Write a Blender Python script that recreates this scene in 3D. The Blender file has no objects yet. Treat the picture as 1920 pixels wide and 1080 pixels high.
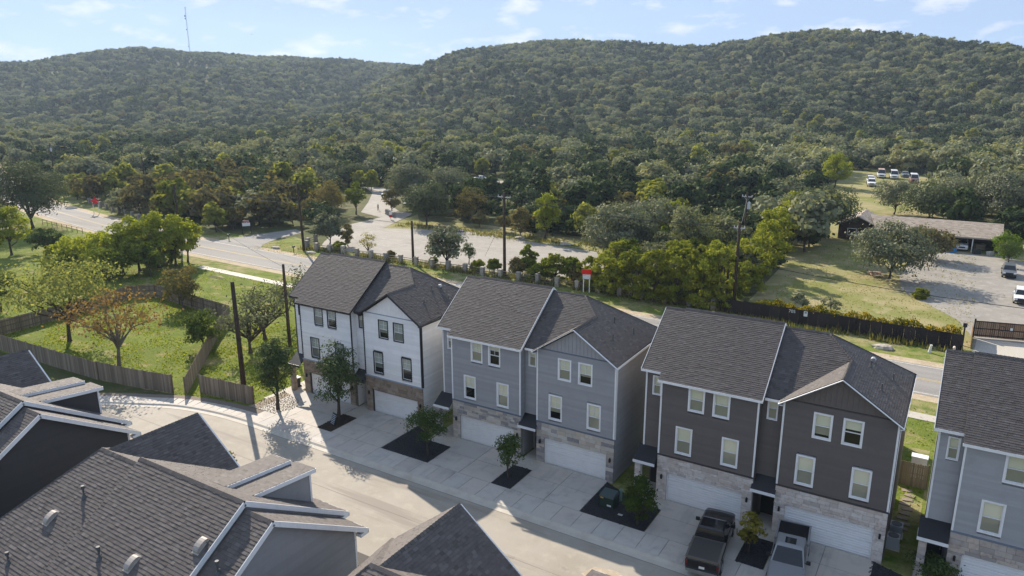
import bpy, math, random
import numpy as np
from mathutils import Vector, Matrix
R = math.radians
scene = bpy.context.scene
# ---------------------------------------------------------------- camera
CAM_H, PITCH, ROLL, YAW = 27.245, 0.2572, -0.0032, -0.555   # world X runs along the row of houses, Y away from the street
cam_d = bpy.data.cameras.new('camera')
cam_d.sensor_width = 36.0
cam_d.lens = 36.0 * 1373.27 / 1920.0
cam_d.clip_end = 12000.0
cam_d.clip_start = 0.5
cam = bpy.data.objects.new('camera', cam_d)
scene.collection.objects.link(cam)
_fw = Vector((math.sin(YAW), math.cos(YAW), 0))
_rt = Vector((math.cos(YAW), -math.sin(YAW), 0))
_dir = _fw * math.cos(PITCH) + Vector((0, 0, -math.sin(PITCH)))
_up = _fw * math.sin(PITCH) + Vector((0, 0, math.cos(PITCH)))
_r2 = _rt * math.cos(ROLL) + _up * math.sin(ROLL)
_u2 = -_rt * math.sin(ROLL) + _up * math.cos(ROLL)
_m = Matrix((_r2, _u2, -_dir)).transposed().to_4x4()
_m.translation = Vector((0, 0, CAM_H))
cam.matrix_world = _m
scene.camera = cam
# ---------------------------------------------------------------- sun, sky, exposure
SUN_EL, SUN_AZ = R(32.0), math.atan2(-0.825, 0.565)      # azimuth measured from +Y towards +X
sun_d = bpy.data.lights.new('sun', 'SUN')
sun_d.energy = 4.1
sun_d.angle = R(0.53)
sun_d.color = (1.0, 0.90, 0.76)
sun = bpy.data.objects.new('sun', sun_d)
scene.collection.objects.link(sun)
_sd = Vector((math.sin(SUN_AZ) * math.cos(SUN_EL), math.cos(SUN_AZ) * math.cos(SUN_EL), math.sin(SUN_EL)))
sun.rotation_euler = _sd.to_track_quat('Z', 'Y').to_euler()
sun.location = (0, 0, 120)
world = bpy.data.worlds.new('World')
scene.world = world
world.use_nodes = True
wt = world.node_tree
wt.nodes.clear()
def wn(t, **k):
    n = wt.nodes.new(t)
    for a, b in k.items(): setattr(n, a, b)
    return n
sky = wn('ShaderNodeTexSky', sky_type='NISHITA')
sky.sun_disc = False
sky.sun_elevation = SUN_EL
sky.sun_rotation = SUN_AZ
sky.air_density = 0.6
sky.dust_density = 0.15
sky.ozone_density = 2.5
sky.altitude = 300
tc = wn('ShaderNodeTexCoord')
sep = wn('ShaderNodeSeparateXYZ')
wt.links.new(tc.outputs['Generated'], sep.inputs[0])
zc = wn('ShaderNodeMath', operation='MAXIMUM'); zc.inputs[1].default_value = 0.0
wt.links.new(sep.outputs[2], zc.inputs[0])
za = wn('ShaderNodeMath', operation='ADD'); za.inputs[1].default_value = 0.28
wt.links.new(zc.outputs[0], za.inputs[0])
dv = wn('ShaderNodeVectorMath', operation='DIVIDE')
cz = wn('ShaderNodeCombineXYZ')
for i in range(3): wt.links.new(za.outputs[0], cz.inputs[i])
wt.links.new(tc.outputs['Generated'], dv.inputs[0]); wt.links.new(cz.outputs[0], dv.inputs[1])
mp = wn('ShaderNodeMapping'); mp.inputs['Scale'].default_value = (1.0, 1.0, 0.0); mp.inputs['Location'].default_value = (3.2, 1.4, 0)
wt.links.new(dv.outputs[0], mp.inputs[0])
n1 = wn('ShaderNodeTexNoise'); n1.inputs['Scale'].default_value = 5.4; n1.inputs['Detail'].default_value = 7; n1.inputs['Roughness'].default_value = 0.55
wt.links.new(mp.outputs[0], n1.inputs['Vector'])
r1 = wn('ShaderNodeValToRGB'); r1.color_ramp.elements[0].position = 0.53; r1.color_ramp.elements[1].position = 0.72
wt.links.new(n1.outputs[0], r1.inputs[0])
n2 = wn('ShaderNodeTexNoise'); n2.inputs['Scale'].default_value = 0.7; n2.inputs['Detail'].default_value = 5; n2.inputs['Roughness'].default_value = 0.6
wt.links.new(mp.outputs[0], n2.inputs['Vector'])
# thin high haze over the whole sky, uneven, then small white puffs
r2 = wn('ShaderNodeMapRange'); r2.inputs[1].default_value = 0.30; r2.inputs[2].default_value = 0.72; r2.inputs[3].default_value = 0.74; r2.inputs[4].default_value = 0.93
wt.links.new(n2.outputs[0], r2.inputs[0])
mixv = wn('ShaderNodeMixRGB'); mixv.inputs[2].default_value = (3.25, 4.25, 6.05, 1)
wt.links.new(r2.outputs[0], mixv.inputs[0]); wt.links.new(sky.outputs[0], mixv.inputs[1])
mul = wn('ShaderNodeMath', operation='MULTIPLY'); mul.inputs[1].default_value = 0.8
wt.links.new(r1.outputs[0], mul.inputs[0])
mixc = wn('ShaderNodeMixRGB'); mixc.inputs[2].default_value = (7.0, 7.0, 7.1, 1)
wt.links.new(mul.outputs[0], mixc.inputs[0]); wt.links.new(mixv.outputs[0], mixc.inputs[1])
bg = wn('ShaderNodeBackground'); bg.inputs[1].default_value = 0.069
wt.links.new(mixc.outputs[0], bg.inputs[0])
wo = wn('ShaderNodeOutputWorld'); wt.links.new(bg.outputs[0], wo.inputs[0])
vs = scene.view_settings
vs.view_transform = 'Standard'; vs.look = 'None'; vs.gamma = 1.0; vs.use_curve_mapping = False; vs.exposure = 1.10
cy = scene.cycles
cy.max_bounces = 7; cy.diffuse_bounces = 4; cy.glossy_bounces = 3; cy.transmission_bounces = 3; cy.volume_bounces = 0; cy.transparent_max_bounces = 6
cy.caustics_reflective = False; cy.caustics_refractive = False
cy.use_denoising = True
cy.sample_clamp_indirect = 6.0
# ---------------------------------------------------------------- helpers
rng = random.Random(7)
nrng = np.random.default_rng(11)
COL = scene.collection

def props(o, label=None, cat=None, group=None, kind=None):
    if label: o['label'] = label
    if cat: o['category'] = cat
    if group: o['group'] = group
    if kind: o['kind'] = kind
    return o

def thing(name, label, cat, loc=(0, 0, 0), rz=0.0, group=None):
    o = bpy.data.objects.new(name, None)
    o.empty_display_size = 0.2
    COL.objects.link(o)
    o.location = loc; o.rotation_euler = (0, 0, rz)
    return props(o, label, cat, group)

def link(name, me, parent=None, loc=None, rz=0.0):
    o = bpy.data.objects.new(name, me)
    COL.objects.link(o)
    if parent is not None: o.parent = parent
    if loc is not None: o.location = loc
    o.rotation_euler = (0, 0, rz)
    return o

BOXF = ((0, 3, 2, 1), (4, 5, 6, 7), (0, 1, 5, 4), (1, 2, 6, 5), (2, 3, 7, 6), (3, 0, 4, 7))
class MB:
    def __init__(s): s.v = []; s.f = []; s.m = []; s.cur = 0
    def add(s, vs, fs):
        k = len(s.v); s.v += [tuple(p) for p in vs]
        for f in fs: s.f.append(tuple(i + k for i in f)); s.m.append(s.cur)
        return s
    def box(s, x0, x1, y0, y1, z0, z1):
        return s.add([(x0, y0, z0), (x1, y0, z0), (x1, y1, z0), (x0, y1, z0), (x0, y0, z1), (x1, y0, z1), (x1, y1, z1), (x0, y1, z1)], BOXF)
    def beam(s, a, b, w, h, up=(0, 0, 1)):
        a = Vector(a); b = Vector(b); d = (b - a).normalized(); u = Vector(up)
        x = d.cross(u)
        if x.length < 1e-4: x = d.cross(Vector((1, 0, 0)))
        x.normalize(); y = x.cross(d).normalized()
        x *= w / 2; y *= h / 2
        return s.add([a - x - y, a + x - y, b + x - y, b - x - y, a - x + y, a + x + y, b + x + y, b - x + y], BOXF)
    def poly(s, pts): return s.add(pts, [tuple(range(len(pts)))])
    def slab(s, pts, t):
        n = len(pts)
        lo = [(p[0], p[1], p[2] - t) for p in pts]
        fs = [tuple(range(n)), tuple(range(2 * n - 1, n - 1, -1))]
        for i in range(n):
            j = (i + 1) % n; fs.append((i, i + n, j + n, j))
        return s.add(list(pts) + lo, fs)
    def tube(s, pts, rad, n=6, cap=True):
        pts = [Vector(p) for p in pts]
        if not hasattr(rad, '__len__'): rad = [rad] * len(pts)
        rings = []; k = len(s.v); prev = None
        for i, p in enumerate(pts):
            d = (pts[min(i + 1, len(pts) - 1)] - pts[max(i - 1, 0)]).normalized()
            ref = Vector((1, 0, 0)) if abs(d.x) < 0.9 else Vector((0, 1, 0))
            if prev is not None: ref = prev
            x = (ref - d * ref.dot(d))
            if x.length < 1e-5: x = d.orthogonal()
            x.normalize(); prev = x; y = d.cross(x)
            for j in range(n):
                a = 2 * math.pi * j / n
                s.v.append(tuple(p + (x * math.cos(a) + y * math.sin(a)) * rad[i]))
        for i in range(len(pts) - 1):
            for j in range(n):
                a = k + i * n + j; b = k + i * n + (j + 1) % n
                s.f.append((a, b, b + n, a + n)); s.m.append(s.cur)
        if cap:
            s.f.append(tuple(k + j for j in range(n))[::-1]); s.m.append(s.cur)
            e = k + (len(pts) - 1) * n
            s.f.append(tuple(e + j for j in range(n))); s.m.append(s.cur)
        return s
    def mesh(s, name, mats, smooth=False):
        me = bpy.data.meshes.new(name)
        me.from_pydata(s.v, [], s.f)
        if not isinstance(mats, (list, tuple)): mats = [mats]
        for m in mats: me.materials.append(m)
        if len(mats) > 1: me.polygons.foreach_set('material_index', s.m)
        if smooth: me.polygons.foreach_set('use_smooth', [True] * len(s.f))
        me.update()
        return me
    def build(s, name, mats, parent=None, loc=None, smooth=False, rz=0.0):
        return link(name, s.mesh(name, mats, smooth), parent, loc, rz)

def copy_tree(o, parent=None):
    c = o.copy(); COL.objects.link(c); c.parent = parent
    for ch in list(o.children): copy_tree(ch, c)
    return c
# ---------------------------------------------------------------- materials
MATS = {}
def mat(name, col, rough=0.85, spec=0.25, metal=0.0, var=None, bump=None, rnd=None, attr=None, coord='Object', mottle=None):
    """var=(colour2, scale, lo, hi[, detail]); rnd=[colours] picked per object; attr=[(pos,colour)] ramp over mesh attribute 'tint'"""
    if name in MATS: return MATS[name]
    m = bpy.data.materials.new(name); m.use_nodes = True
    nt = m.node_tree; nd = nt.nodes; lk = nt.links
    b = nd['Principled BSDF']
    b.inputs['Base Color'].default_value = (*col, 1)
    b.inputs['Roughness'].default_value = rough
    b.inputs['Specular IOR Level'].default_value = spec
    b.inputs['Metallic'].default_value = metal
    t = nd.new('ShaderNodeNewGeometry' if coord == 'World' else 'ShaderNodeTexCoord'); co = t.outputs['Position' if coord == 'World' else coord]
    cur = None
    def ramp(src, stops, const=False):
        r = nd.new('ShaderNodeValToRGB'); e = r.color_ramp.elements
        while len(e) < len(stops): e.new(0.5)
        for i, (p, c) in enumerate(stops):
            e[i].position = p; e[i].color = (*c, 1)
        if const: r.color_ramp.interpolation = 'CONSTANT'
        lk.new(src, r.inputs[0]); return r.outputs[0]
    if rnd:
        oi = nd.new('ShaderNodeObjectInfo')
        cur = ramp(oi.outputs['Random'], [(i / len(rnd), c) for i, c in enumerate(rnd)])
    if attr:
        at = nd.new('ShaderNodeAttribute'); at.attribute_name = 'tint'
        cur = ramp(at.outputs['Fac'], attr)
    def mixin(fac, c2, blend='MIX'):
        nonlocal cur
        mxn = nd.new('ShaderNodeMixRGB'); mxn.blend_type = blend
        lk.new(fac, mxn.inputs[0])
        if cur is None: mxn.inputs[1].default_value = (*col, 1)
        else: lk.new(cur, mxn.inputs[1])
        mxn.inputs[2].default_value = (*c2, 1)
        cur = mxn.outputs[0]
    for v in ([var] if var and not isinstance(var, list) else (var or [])):
        c2, sc, lo, hi = v[:4]
        n = nd.new('ShaderNodeTexNoise'); n.inputs['Scale'].default_value = sc
        n.inputs['Detail'].default_value = v[4] if len(v) > 4 else 5
        n.inputs['Roughness'].default_value = 0.6
        if len(v) > 5:
            mpp = nd.new('ShaderNodeMapping'); mpp.inputs['Scale'].default_value = v[5]
            lk.new(co, mpp.inputs[0]); lk.new(mpp.outputs[0], n.inputs['Vector'])
        else: lk.new(co, n.inputs['Vector'])
        mr = nd.new('ShaderNodeMapRange'); mr.inputs[1].default_value = lo; mr.inputs[2].default_value = hi
        lk.new(n.outputs[0], mr.inputs[0])
        mixin(mr.outputs[0], c2)
    if cur is not None: lk.new(cur, b.inputs['Base Color'])
    if bump:
        n = nd.new('ShaderNodeTexNoise'); n.inputs['Scale'].default_value = bump[0]; n.inputs['Detail'].default_value = 6
        lk.new(co, n.inputs['Vector'])
        bp = nd.new('ShaderNodeBump'); bp.inputs['Strength'].default_value = bump[1]; bp.inputs['Distance'].default_value = bump[2]
        lk.new(n.outputs[0], bp.inputs['Height']); lk.new(bp.outputs[0], b.inputs['Normal'])
    MATS[name] = m
    return m

def leafmat(name, c1, c2, trans=0.4, hue=0.5, gloss=0.0):
    if name in MATS: return MATS[name]
    m = bpy.data.materials.new(name); m.use_nodes = True
    nt = m.node_tree; nd = nt.nodes; lk = nt.links; nd.clear()
    out = nd.new('ShaderNodeOutputMaterial')
    at = nd.new('ShaderNodeAttribute'); at.attribute_name = 'tint'
    oi = nd.new('ShaderNodeObjectInfo')
    mx_ = nd.new('ShaderNodeMath'); mx_.operation = 'MULTIPLY_ADD'; mx_.inputs[1].default_value = 1 - hue; 
    rr = nd.new('ShaderNodeMath'); rr.operation = 'MULTIPLY'; rr.inputs[1].default_value = hue
    lk.new(oi.outputs['Random'], rr.inputs[0])
    lk.new(at.outputs['Fac'], mx_.inputs[0]); lk.new(rr.outputs[0], mx_.inputs[2])
    rp = nd.new('ShaderNodeMixRGB'); rp.inputs[1].default_value = (*c1, 1); rp.inputs[2].default_value = (*c2, 1)
    lk.new(mx_.outputs[0], rp.inputs[0])
    d = nd.new('ShaderNodeBsdfDiffuse'); tr = nd.new('ShaderNodeBsdfTranslucent')
    lk.new(rp.outputs[0], d.inputs[0])
    br = nd.new('ShaderNodeMixRGB'); br.blend_type = 'MULTIPLY'; br.inputs[0].default_value = 1; br.inputs[2].default_value = (1.25, 1.2, 0.6, 1)
    lk.new(rp.outputs[0], br.inputs[1]); lk.new(br.outputs[0], tr.inputs[0])
    ms = nd.new('ShaderNodeMixShader'); ms.inputs[0].default_value = trans
    lk.new(d.outputs[0], ms.inputs[1]); lk.new(tr.outputs[0], ms.inputs[2])
    if gloss:
        gl = nd.new('ShaderNodeBsdfGlossy'); gl.inputs['Roughness'].default_value = 0.62; gl.inputs[0].default_value = (0.62, 0.62, 0.5, 1)
        ms2 = nd.new('ShaderNodeMixShader'); ms2.inputs[0].default_value = gloss
        lk.new(ms.outputs[0], ms2.inputs[1]); lk.new(gl.outputs[0], ms2.inputs[2]); lk.new(ms2.outputs[0], out.inputs[0])
    else: lk.new(ms.outputs[0], out.inputs[0])
    MATS[name] = m
    return m

def glassmat(name, tint=(0.02, 0.025, 0.03), clear=0.55):
    """window pane: mirror-like by fresnel over a see-through sheet"""
    if name in MATS: return MATS[name]
    m = bpy.data.materials.new(name); m.use_nodes = True
    nt = m.node_tree; nd = nt.nodes; lk = nt.links; nd.clear()
    out = nd.new('ShaderNodeOutputMaterial')
    t = nd.new('ShaderNodeBsdfTransparent'); t.inputs[0].default_value = (clear, clear * 1.03, clear, 1)
    g = nd.new('ShaderNodeBsdfGlossy'); g.inputs['Roughness'].default_value = 0.03; g.inputs[0].default_value = (0.9, 0.92, 0.95, 1)
    lw = nd.new('ShaderNodeLayerWeight'); lw.inputs[0].default_value = 0.5
    pw = nd.new('ShaderNodeMath'); pw.operation = 'POWER'; pw.inputs[1].default_value = 4.0
    fr = nd.new('ShaderNodeMath'); fr.operation = 'MULTIPLY_ADD'; fr.inputs[1].default_value = 0.85; fr.inputs[2].default_value = 0.07
    lk.new(lw.outputs['Facing'], pw.inputs[0]); lk.new(pw.outputs[0], fr.inputs[0])
    ms = nd.new('ShaderNodeMixShader')
    lk.new(fr.outputs[0], ms.inputs[0]); lk.new(t.outputs[0], ms.inputs[1]); lk.new(g.outputs[0], ms.inputs[2])
    lk.new(ms.outputs[0], out.inputs[0])
    MATS[name] = m
    return m
# ================================================================ SETTING
_F = np.array([math.sin(YAW), math.cos(YAW)]); _RT = np.array([math.cos(YAW), -math.sin(YAW)])
# elevation of the two hill skylines by bearing (degrees right of the view axis -> tangent above the horizon)
HILL_A = np.array([(-60, .02), (-45, .022), (-36.5, .0276), (-33.8, .0357), (-30, .0458), (-27.8, .0527), (-25.9, .0559), (-23.6, .0539), (-21.2, .0512), (-15.5, .0465), (-10.3, .0423), (-6.8, .0394), (-2.4, .0343), (10, .02), (60, .0)])
HILL_B = np.array([(-60, -.10), (-37.5, -.0896), (-31.7, -.0657), (-26.9, -.0469), (-21.7, -.0295), (-15.75, -.0054), (-11.1, .0172), (-6.76, .0394), (-3.57, .0561), (0, .0648), (4.74, .0711), (9.43, .0652), (12.1, .0582), (14.8, .0556), (17.6, .0661), (19.7, .0746), (21.8, .076), (24.5, .0721), (27.1, .0647), (30.2, .0572), (33.6, .0523), (36.3, .0453), (60, .03)])
RC_B = np.array([(-60, 1120), (-15, 1120), (0, 1060), (12, 1000), (22, 900), (34, 840), (60, 820)])
RC_A = np.array([(-60, 1400), (60, 1450)])
def _prof(r, r0, rc):
    t = np.clip((r - r0) / (rc - r0), 0, 1)
    up = 0.72 * (0.5 - 0.5 * np.cos(np.pi * t)) + 0.28 * t ** 1.3
    dn = np.clip((r - rc) / (rc * 0.9), 0, 1)
    return up * (1 - 0.45 * (0.5 - 0.5 * np.cos(np.pi * dn)))
_ph = np.linspace(-60, 60, 121)
def _solve(tab, rct, r0):
    tgt = np.interp(_ph, tab[:, 0], tab[:, 1]); rc = np.interp(_ph, rct[:, 0], rct[:, 1])
    zc = np.maximum(CAM_H + tgt * rc - 6.0, 0.0)
    rr = np.linspace(420, 1500, 180)
    for _ in range(6):
        mxv = np.max((zc[:, None] * _prof(rr[None], r0, rc[:, None]) + 6.0 - CAM_H) / rr[None] - (rr[None] > rc[:, None] * 1.02) * 9, axis=1)
        zc = np.where(zc > 1, np.maximum(zc + (tgt - mxv) * rc * 0.9, 0.0), zc)
    return zc
R0A, R0B = 600.0, 400.0
ZC_A = _solve(HILL_A, RC_A, R0A); ZC_B = _solve(HILL_B, RC_B, R0B)
def height(x, y):
    x = np.asarray(x, float); y = np.asarray(y, float)
    a = x * _RT[0] + y * _RT[1]; b = x * _F[0] + y * _F[1]
    r = np.hypot(a, b); ph = np.degrees(np.arctan2(a, b))
    pc = np.clip(ph, -60, 60); fade = np.clip((100 - np.abs(ph)) / 40.0, 0, 1)
    za = np.interp(pc, _ph, ZC_A) * _prof(r, R0A, np.interp(pc, RC_A[:, 0], RC_A[:, 1]))
    zb = np.interp(pc, _ph, ZC_B) * _prof(r, R0B, np.interp(pc, RC_B[:, 0], RC_B[:, 1]))
    z = np.maximum(za, zb) * fade
    w = np.clip((r - 420) / 250, 0, 1)
    low = 1 - np.clip(z / 95.0, 0, 1) ** 2          # spurs and gullies on the lower slopes
    fold = 7.5 * np.sin((x * .8 + y * .6) * .021 + 1.3 * np.sin((y * .8 - x * .6) * .009)) + 4.0 * np.sin((x * .5 - y * .87) * .033 + .7)
    z = z + w * fade * (low * np.clip(z / 20.0, 0, 1) * fold + 0.9 * np.sin(x * .05 + y * .037))
    return np.where(r < 285, 0.0, np.maximum(z, 0.0))

# ---- ground sheet (reaches the horizon)
rings = [0.01] + list(np.arange(30, 300, 30)) + list(np.arange(300, 1560, 20)) + [1600, 1700, 1850, 2000, 2600, 3500, 5000, 8000]
angs = list(np.arange(-52, 52.1, 1.3)) + list(np.arange(58, 306, 8.0))
pv = []; pf = []
for r_ in rings:
    for a_ in angs:
        a_r = math.radians(a_)
        q = (_F * math.cos(a_r) + _RT * math.sin(a_r)) * r_
        pv.append((q[0], q[1]))
pv = np.array(pv); zz = height(pv[:, 0], pv[:, 1])
na = len(angs)
for i in range(len(rings) - 1):
    for j in range(na):
        a_, b_ = i * na + j, i * na + (j + 1) % na
        pf.append((a_, b_, b_ + na, a_ + na))
me = bpy.data.meshes.new('ground')
me.from_pydata([(p[0], p[1], z) for p, z in zip(pv, zz)], [], pf)
me.materials.append(mat('ground_soil', (.10, .105, .045), 0.95, 0.05, var=[((.17, .145, .085), .05, .45, .65), ((.055, .075, .022), .4, .4, .7), ((.22, .19, .12), 2.5, .62, .8)], bump=(3.0, .6, .15)))
me.polygons.foreach_set('use_smooth', [True] * len(pf))
props(link('ground', me), kind='structure')

def sheet(name, pts, z, m, kind='structure', **k):
    b = MB(); b.poly([(p[0], p[1], z) for p in pts])
    o = b.build(name, m); props(o, kind=kind, **k); return o
GRASS = mat('grass_green', (.135, .165, .034), .95, .05, var=[((.20, .225, .045), .25, .42, .68), ((.085, .14, .016), .9, .48, .72), ((.30, .25, .12), .45, .53, .66), ((.06, .10, .015), 5, .5, .75)], bump=(8, .8, .12))
GRASS_DRY = mat('grass_dry', (.31, .275, .14), .95, .05, var=[((.19, .21, .06), .09, .42, .58), ((.38, .32, .19), .35, .5, .7), ((.15, .19, .045), 1.2, .60, .75), ((.24, .20, .10), 6, .45, .75)], bump=(8, .8, .10))
GRASS_MIX = mat('grass_mixed', (.17, .20, .045), .95, .05, var=[((.30, .26, .13), .15, .45, .6), ((.09, .14, .022), .7, .45, .7), ((.34, .29, .18), 1.5, .62, .75)], bump=(8, .8, .12))
DIRT = mat('bare_dirt', (.44, .36, .255), .95, .05, var=[((.34, .27, .18), .5, .4, .7), ((.52, .45, .34), 3, .5, .7), ((.2, .2, .07), .8, .62, .72)], bump=(10, .6, .06))
ROADM = mat('road_asphalt', (.27, .255, .235), .9, .15, var=[((.20, .19, .178), .35, .4, .7, 6, (.10, 1.6, 1)), ((.32, .30, .275), 9, .5, .75), ((.18, .17, .165), 2.5, .63, .72)], bump=(30, .25, .02))
LOTM = mat('lot_caliche', (.295, .272, .238), .85, .2, var=[((.24, .222, .195), .12, .42, .62), ((.335, .31, .275), .7, .5, .7), ((.22, .20, .175), 4, .55, .75), ((.25, .225, .18), .3, .60, .68, 6, (.3, 1.5, 1))], bump=(20, .4, .03))
STREETM = mat('street_concrete', (.335, .303, .255), .8, .25, var=[((.295, .26, .21), .25, .4, .65), ((.365, .325, .265), 1.3, .5, .72), ((.27, .235, .195), 14, .6, .8), ((.26, .235, .20), .6, .66, .70), ((.25, .22, .185), .35, .56, .64, 6, (.12, 1.6, 1))], bump=(40, .2, .01))
CONC = mat('pale_concrete', (.43, .40, .345), .78, .28, var=[((.43, .385, .32), .8, .4, .7), ((.54, .49, .42), 6, .5, .75), ((.36, .325, .28), 2.2, .66, .74)], bump=(40, .25, .01))
DRIVEM = mat('drive_concrete', (.47, .44, .395), .78, .28, rnd=[(.46, .435, .395), (.45, .405, .355), (.49, .455, .41), (.43, .405, .37), (.48, .43, .375)], var=[((.36, .335, .305), .9, .5, .75), ((.30, .285, .265), .8, .60, .75), ((.22, .21, .20), 3.5, .71, .76), ((.37, .35, .32), 1.0, .56, .70, 5, (1.5, .22, 1))], bump=(40, .25, .01), coord='World')
KERBM = mat('kerb_concrete', (.48, .45, .39), .78, .28, var=[((.42, .37, .31), 1.2, .4, .7), ((.3, .27, .23), 3.5, .66, .75)], bump=(30, .2, .01))
PAINT_Y = mat('road_paint_yellow', (.50, .37, .13), .8, .2, var=((.42, .37, .28), 3, .5, .6))
PAINT_W = mat('road_paint_white', (.60, .58, .52), .8, .2, var=((.42, .39, .35), 3, .5, .62))

# ---- main road behind the row
RC = [(160, 70), (60, 76.2), (0, 78.8), (-50, 80.8), (-100, 82.8), (-140, 85.4), (-175, 90.5), (-215, 99), (-270, 116), (-340, 142)]
def smooth_line(pts, n=8):
    P = [Vector((*p, 0)) for p in pts]; out = []
    for i in range(len(P) - 1):
        p0, p1, p2, p3 = P[max(i - 1, 0)], P[i], P[i + 1], P[min(i + 2, len(P) - 1)]
        for k in range(n):
            t = k / n
            out.append(0.5 * ((2 * p1) + (-p0 + p2) * t + (2 * p0 - 5 * p1 + 4 * p2 - p3) * t * t + (-p0 + 3 * p1 - 3 * p2 + p3) * t ** 3))
    out.append(P[-1]); return out
RLINE = smooth_line(RC)
def ribbon(name, line, o0, o1, z, m, kind='structure', dash=None):
    b = MB(); L = []
    for i, p in enumerate(line):
        d = (line[min(i + 1, len(line) - 1)] - line[max(i - 1, 0)]).normalized(); n = Vector((-d.y, d.x, 0))
        L.append((p + n * o0, p + n * o1))
    for i in range(len(L) - 1):
        b.poly([(L[i][0].x, L[i][0].y, z), (L[i][1].x, L[i][1].y, z), (L[i + 1][1].x, L[i + 1][1].y, z), (L[i + 1][0].x, L[i + 1][0].y, z)])
    return props(b.build(name, m), kind=kind)
# line runs towards -X, so +offset = towards -Y (houses)
ribbon('road_shoulder', RLINE, -6.0, 5.9, .010, DIRT)
road = ribbon('main_road', RLINE, -4.4, 4.4, .030, ROADM)
for o_ in (-.16, .16): ribbon('road_marking', RLINE, o_ - .06, o_ + .06, .036, PAINT_Y).parent = road
for o_ in (-4.0, 4.0): ribbon('road_marking', RLINE, o_ - .06, o_ + .06, .036, PAINT_W).parent = road
for o in road.children:
    if 'kind' in o: del o['kind']
ribbon('verge_grass', RLINE, 5.2, 12.5, .006, GRASS_MIX)
ribbon('verge_grass', RLINE, -11.5, -5.2, .006, GRASS_MIX)
ribbon('rear_sidewalk', [p for p in RLINE if p.x > -108 and p.x < 60], 9.2, 10.7, .045, CONC)

# ---- park entrance, gravel lot and lanes
sheet('entrance_drive', [(-124, 87.5), (-108, 86.8), (-112, 91), (-114.5, 97), (-115.2, 104), (-119.5, 106), (-121.5, 98), (-122.5, 92)], .034, ROADM)
sheet('gravel_lot', [(-101, 95.2), (-86, 95.0), (-60, 95.5), (-50, 96.5), (-46, 101), (-49, 108), (-55, 117.5), (-69, 119.4), (-85, 122.6), (-97.5, 119.5), (-104.4, 116.3), (-111.6, 135.7), (-118, 136), (-114.4, 126.7), (-113.8, 116.1), (-110, 108), (-104, 99)], .020, LOTM)
sheet('park_lane', [(-114.7, 127.0), (-123.8, 130.4), (-133.6, 143.6), (-146, 159), (-157, 168), (-152, 171), (-134.7, 154), (-125.9, 143.5), (-117, 136.5)], .026, LOTM)
sheet('park_verge', [(-104, 113), (-97, 119.8), (-85, 123), (-69, 119.8), (-55, 118), (-48, 112), (-48, 128), (-90, 131), (-104, 128), (-110, 135)], .008, GRASS_DRY)
sheet('park_verge', [(-112, 90), (-60, 88), (-20, 86.5), (-22, 95), (-50, 97), (-103, 96), (-113, 100)], .012, GRASS_MIX)
sheet('far_lane', [(-160, 200), (-120, 199), (-95, 196), (-95, 199.5), (-125, 204), (-160, 206)], .03, LOTM)
sheet('far_lane', [(-204, 250), (-178, 222), (-174, 226), (-199, 254)], .03, LOTM)
sheet('far_lane', [(-186, 195), (-172, 188), (-160, 180), (-158, 184), (-171, 193), (-185, 200)], .03, LOTM)
# ---- yards on the right
sheet('dry_yard', [(-23, 91.5), (3, 90.5), (3, 94), (30, 96), (34, 170), (-19, 176), (-30, 175), (-24, 120)], .009, GRASS_DRY)
sheet('field_behind_house', [(-30, 175), (20, 172), (-4, 200), (-6, 290), (-36, 296), (-36, 230)], .010, GRASS_DRY)
sheet('yard_driveway', [(2.9, 90.3), (8.8, 88.5), (10.5, 97), (14, 106), (14, 140), (7.5, 150.5), (-3.2, 150), (-6.0, 141), (-7, 125), (-6.0, 115.6), (1.2, 103.4), (3.0, 96)], .022, LOTM)
sheet('gate_apron', [(2.6, 82.6), (10.5, 82.2), (8.6, 96.8), (3.3, 96.0)], .040, CONC)
# ---- green lawns on the left
sheet('fenced_lawn', [(-100, 34), (-52, 38.9), (-52, 46), (-54, 62), (-62, 71), (-100, 69)], .014, GRASS)
sheet('far_left_lawn', [(-170, 30), (-99, 34), (-99, 73), (-130, 76), (-170, 80)], .011, GRASS)
sheet('rear_lawn', [(-56, 52), (60, 50), (60, 67), (0, 68.5), (-60, 70.6), (-100, 72)], .012, GRASS)
sheet('sideyard_turf', [(-52.5, 39.9), (20, 38), (20, 56), (-52, 56)], .005, GRASS_MIX)
# ---- front street with its turning circle
KX = [-84, -78, -73.5, -70.2, -67.3, -64.7, -61.6, -58.4, -54.3, -50.2, -46.1, -42]
KY = [10, 18, 24.5, 28.6, 31.3, 33.2, 34.7, 36.2, 37.1, 37.4, 37.4, 37.4]
kerb_line = [(x, y) for x, y in zip(KX, KY)] + [(60, 37.4)]
sheet('street', kerb_line + [(60, 28.3), (-62, 28.3), (-66, 10)], .024, STREETM)
b = MB()      # hairline cold joint along the middle of the street
b.poly([(-60, 33.02, .0285), (60, 33.02, .0285), (60, 33.05, .0285), (-60, 33.05, .0285)])
o = b.build('street_joint', mat('joint_dark', (.20, .17, .14), .9, .1)); props(o, kind='structure')
sheet('street_patch', [(-16.3, 33.9), (-14.9, 33.2), (-14.6, 33.5), (-14.1, 33.0), (-13.9, 33.6), (-14.9, 34.3), (-14.0, 34.9), (-14.6, 35.2), (-15.9, 34.9)], .0295, mat('street_stain', (.39, .32, .235), .85, .2, var=((.47, .40, .31), 2.5, .5, .65)))
KL = smooth_line(kerb_line[:-1], 5) + [Vector((x, 37.4, 0)) for x in np.arange(-40, 61, 2.0)]
KL = [p for i, p in enumerate(KL) if i == 0 or (p - KL[i - 1]).length > .2]
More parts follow.
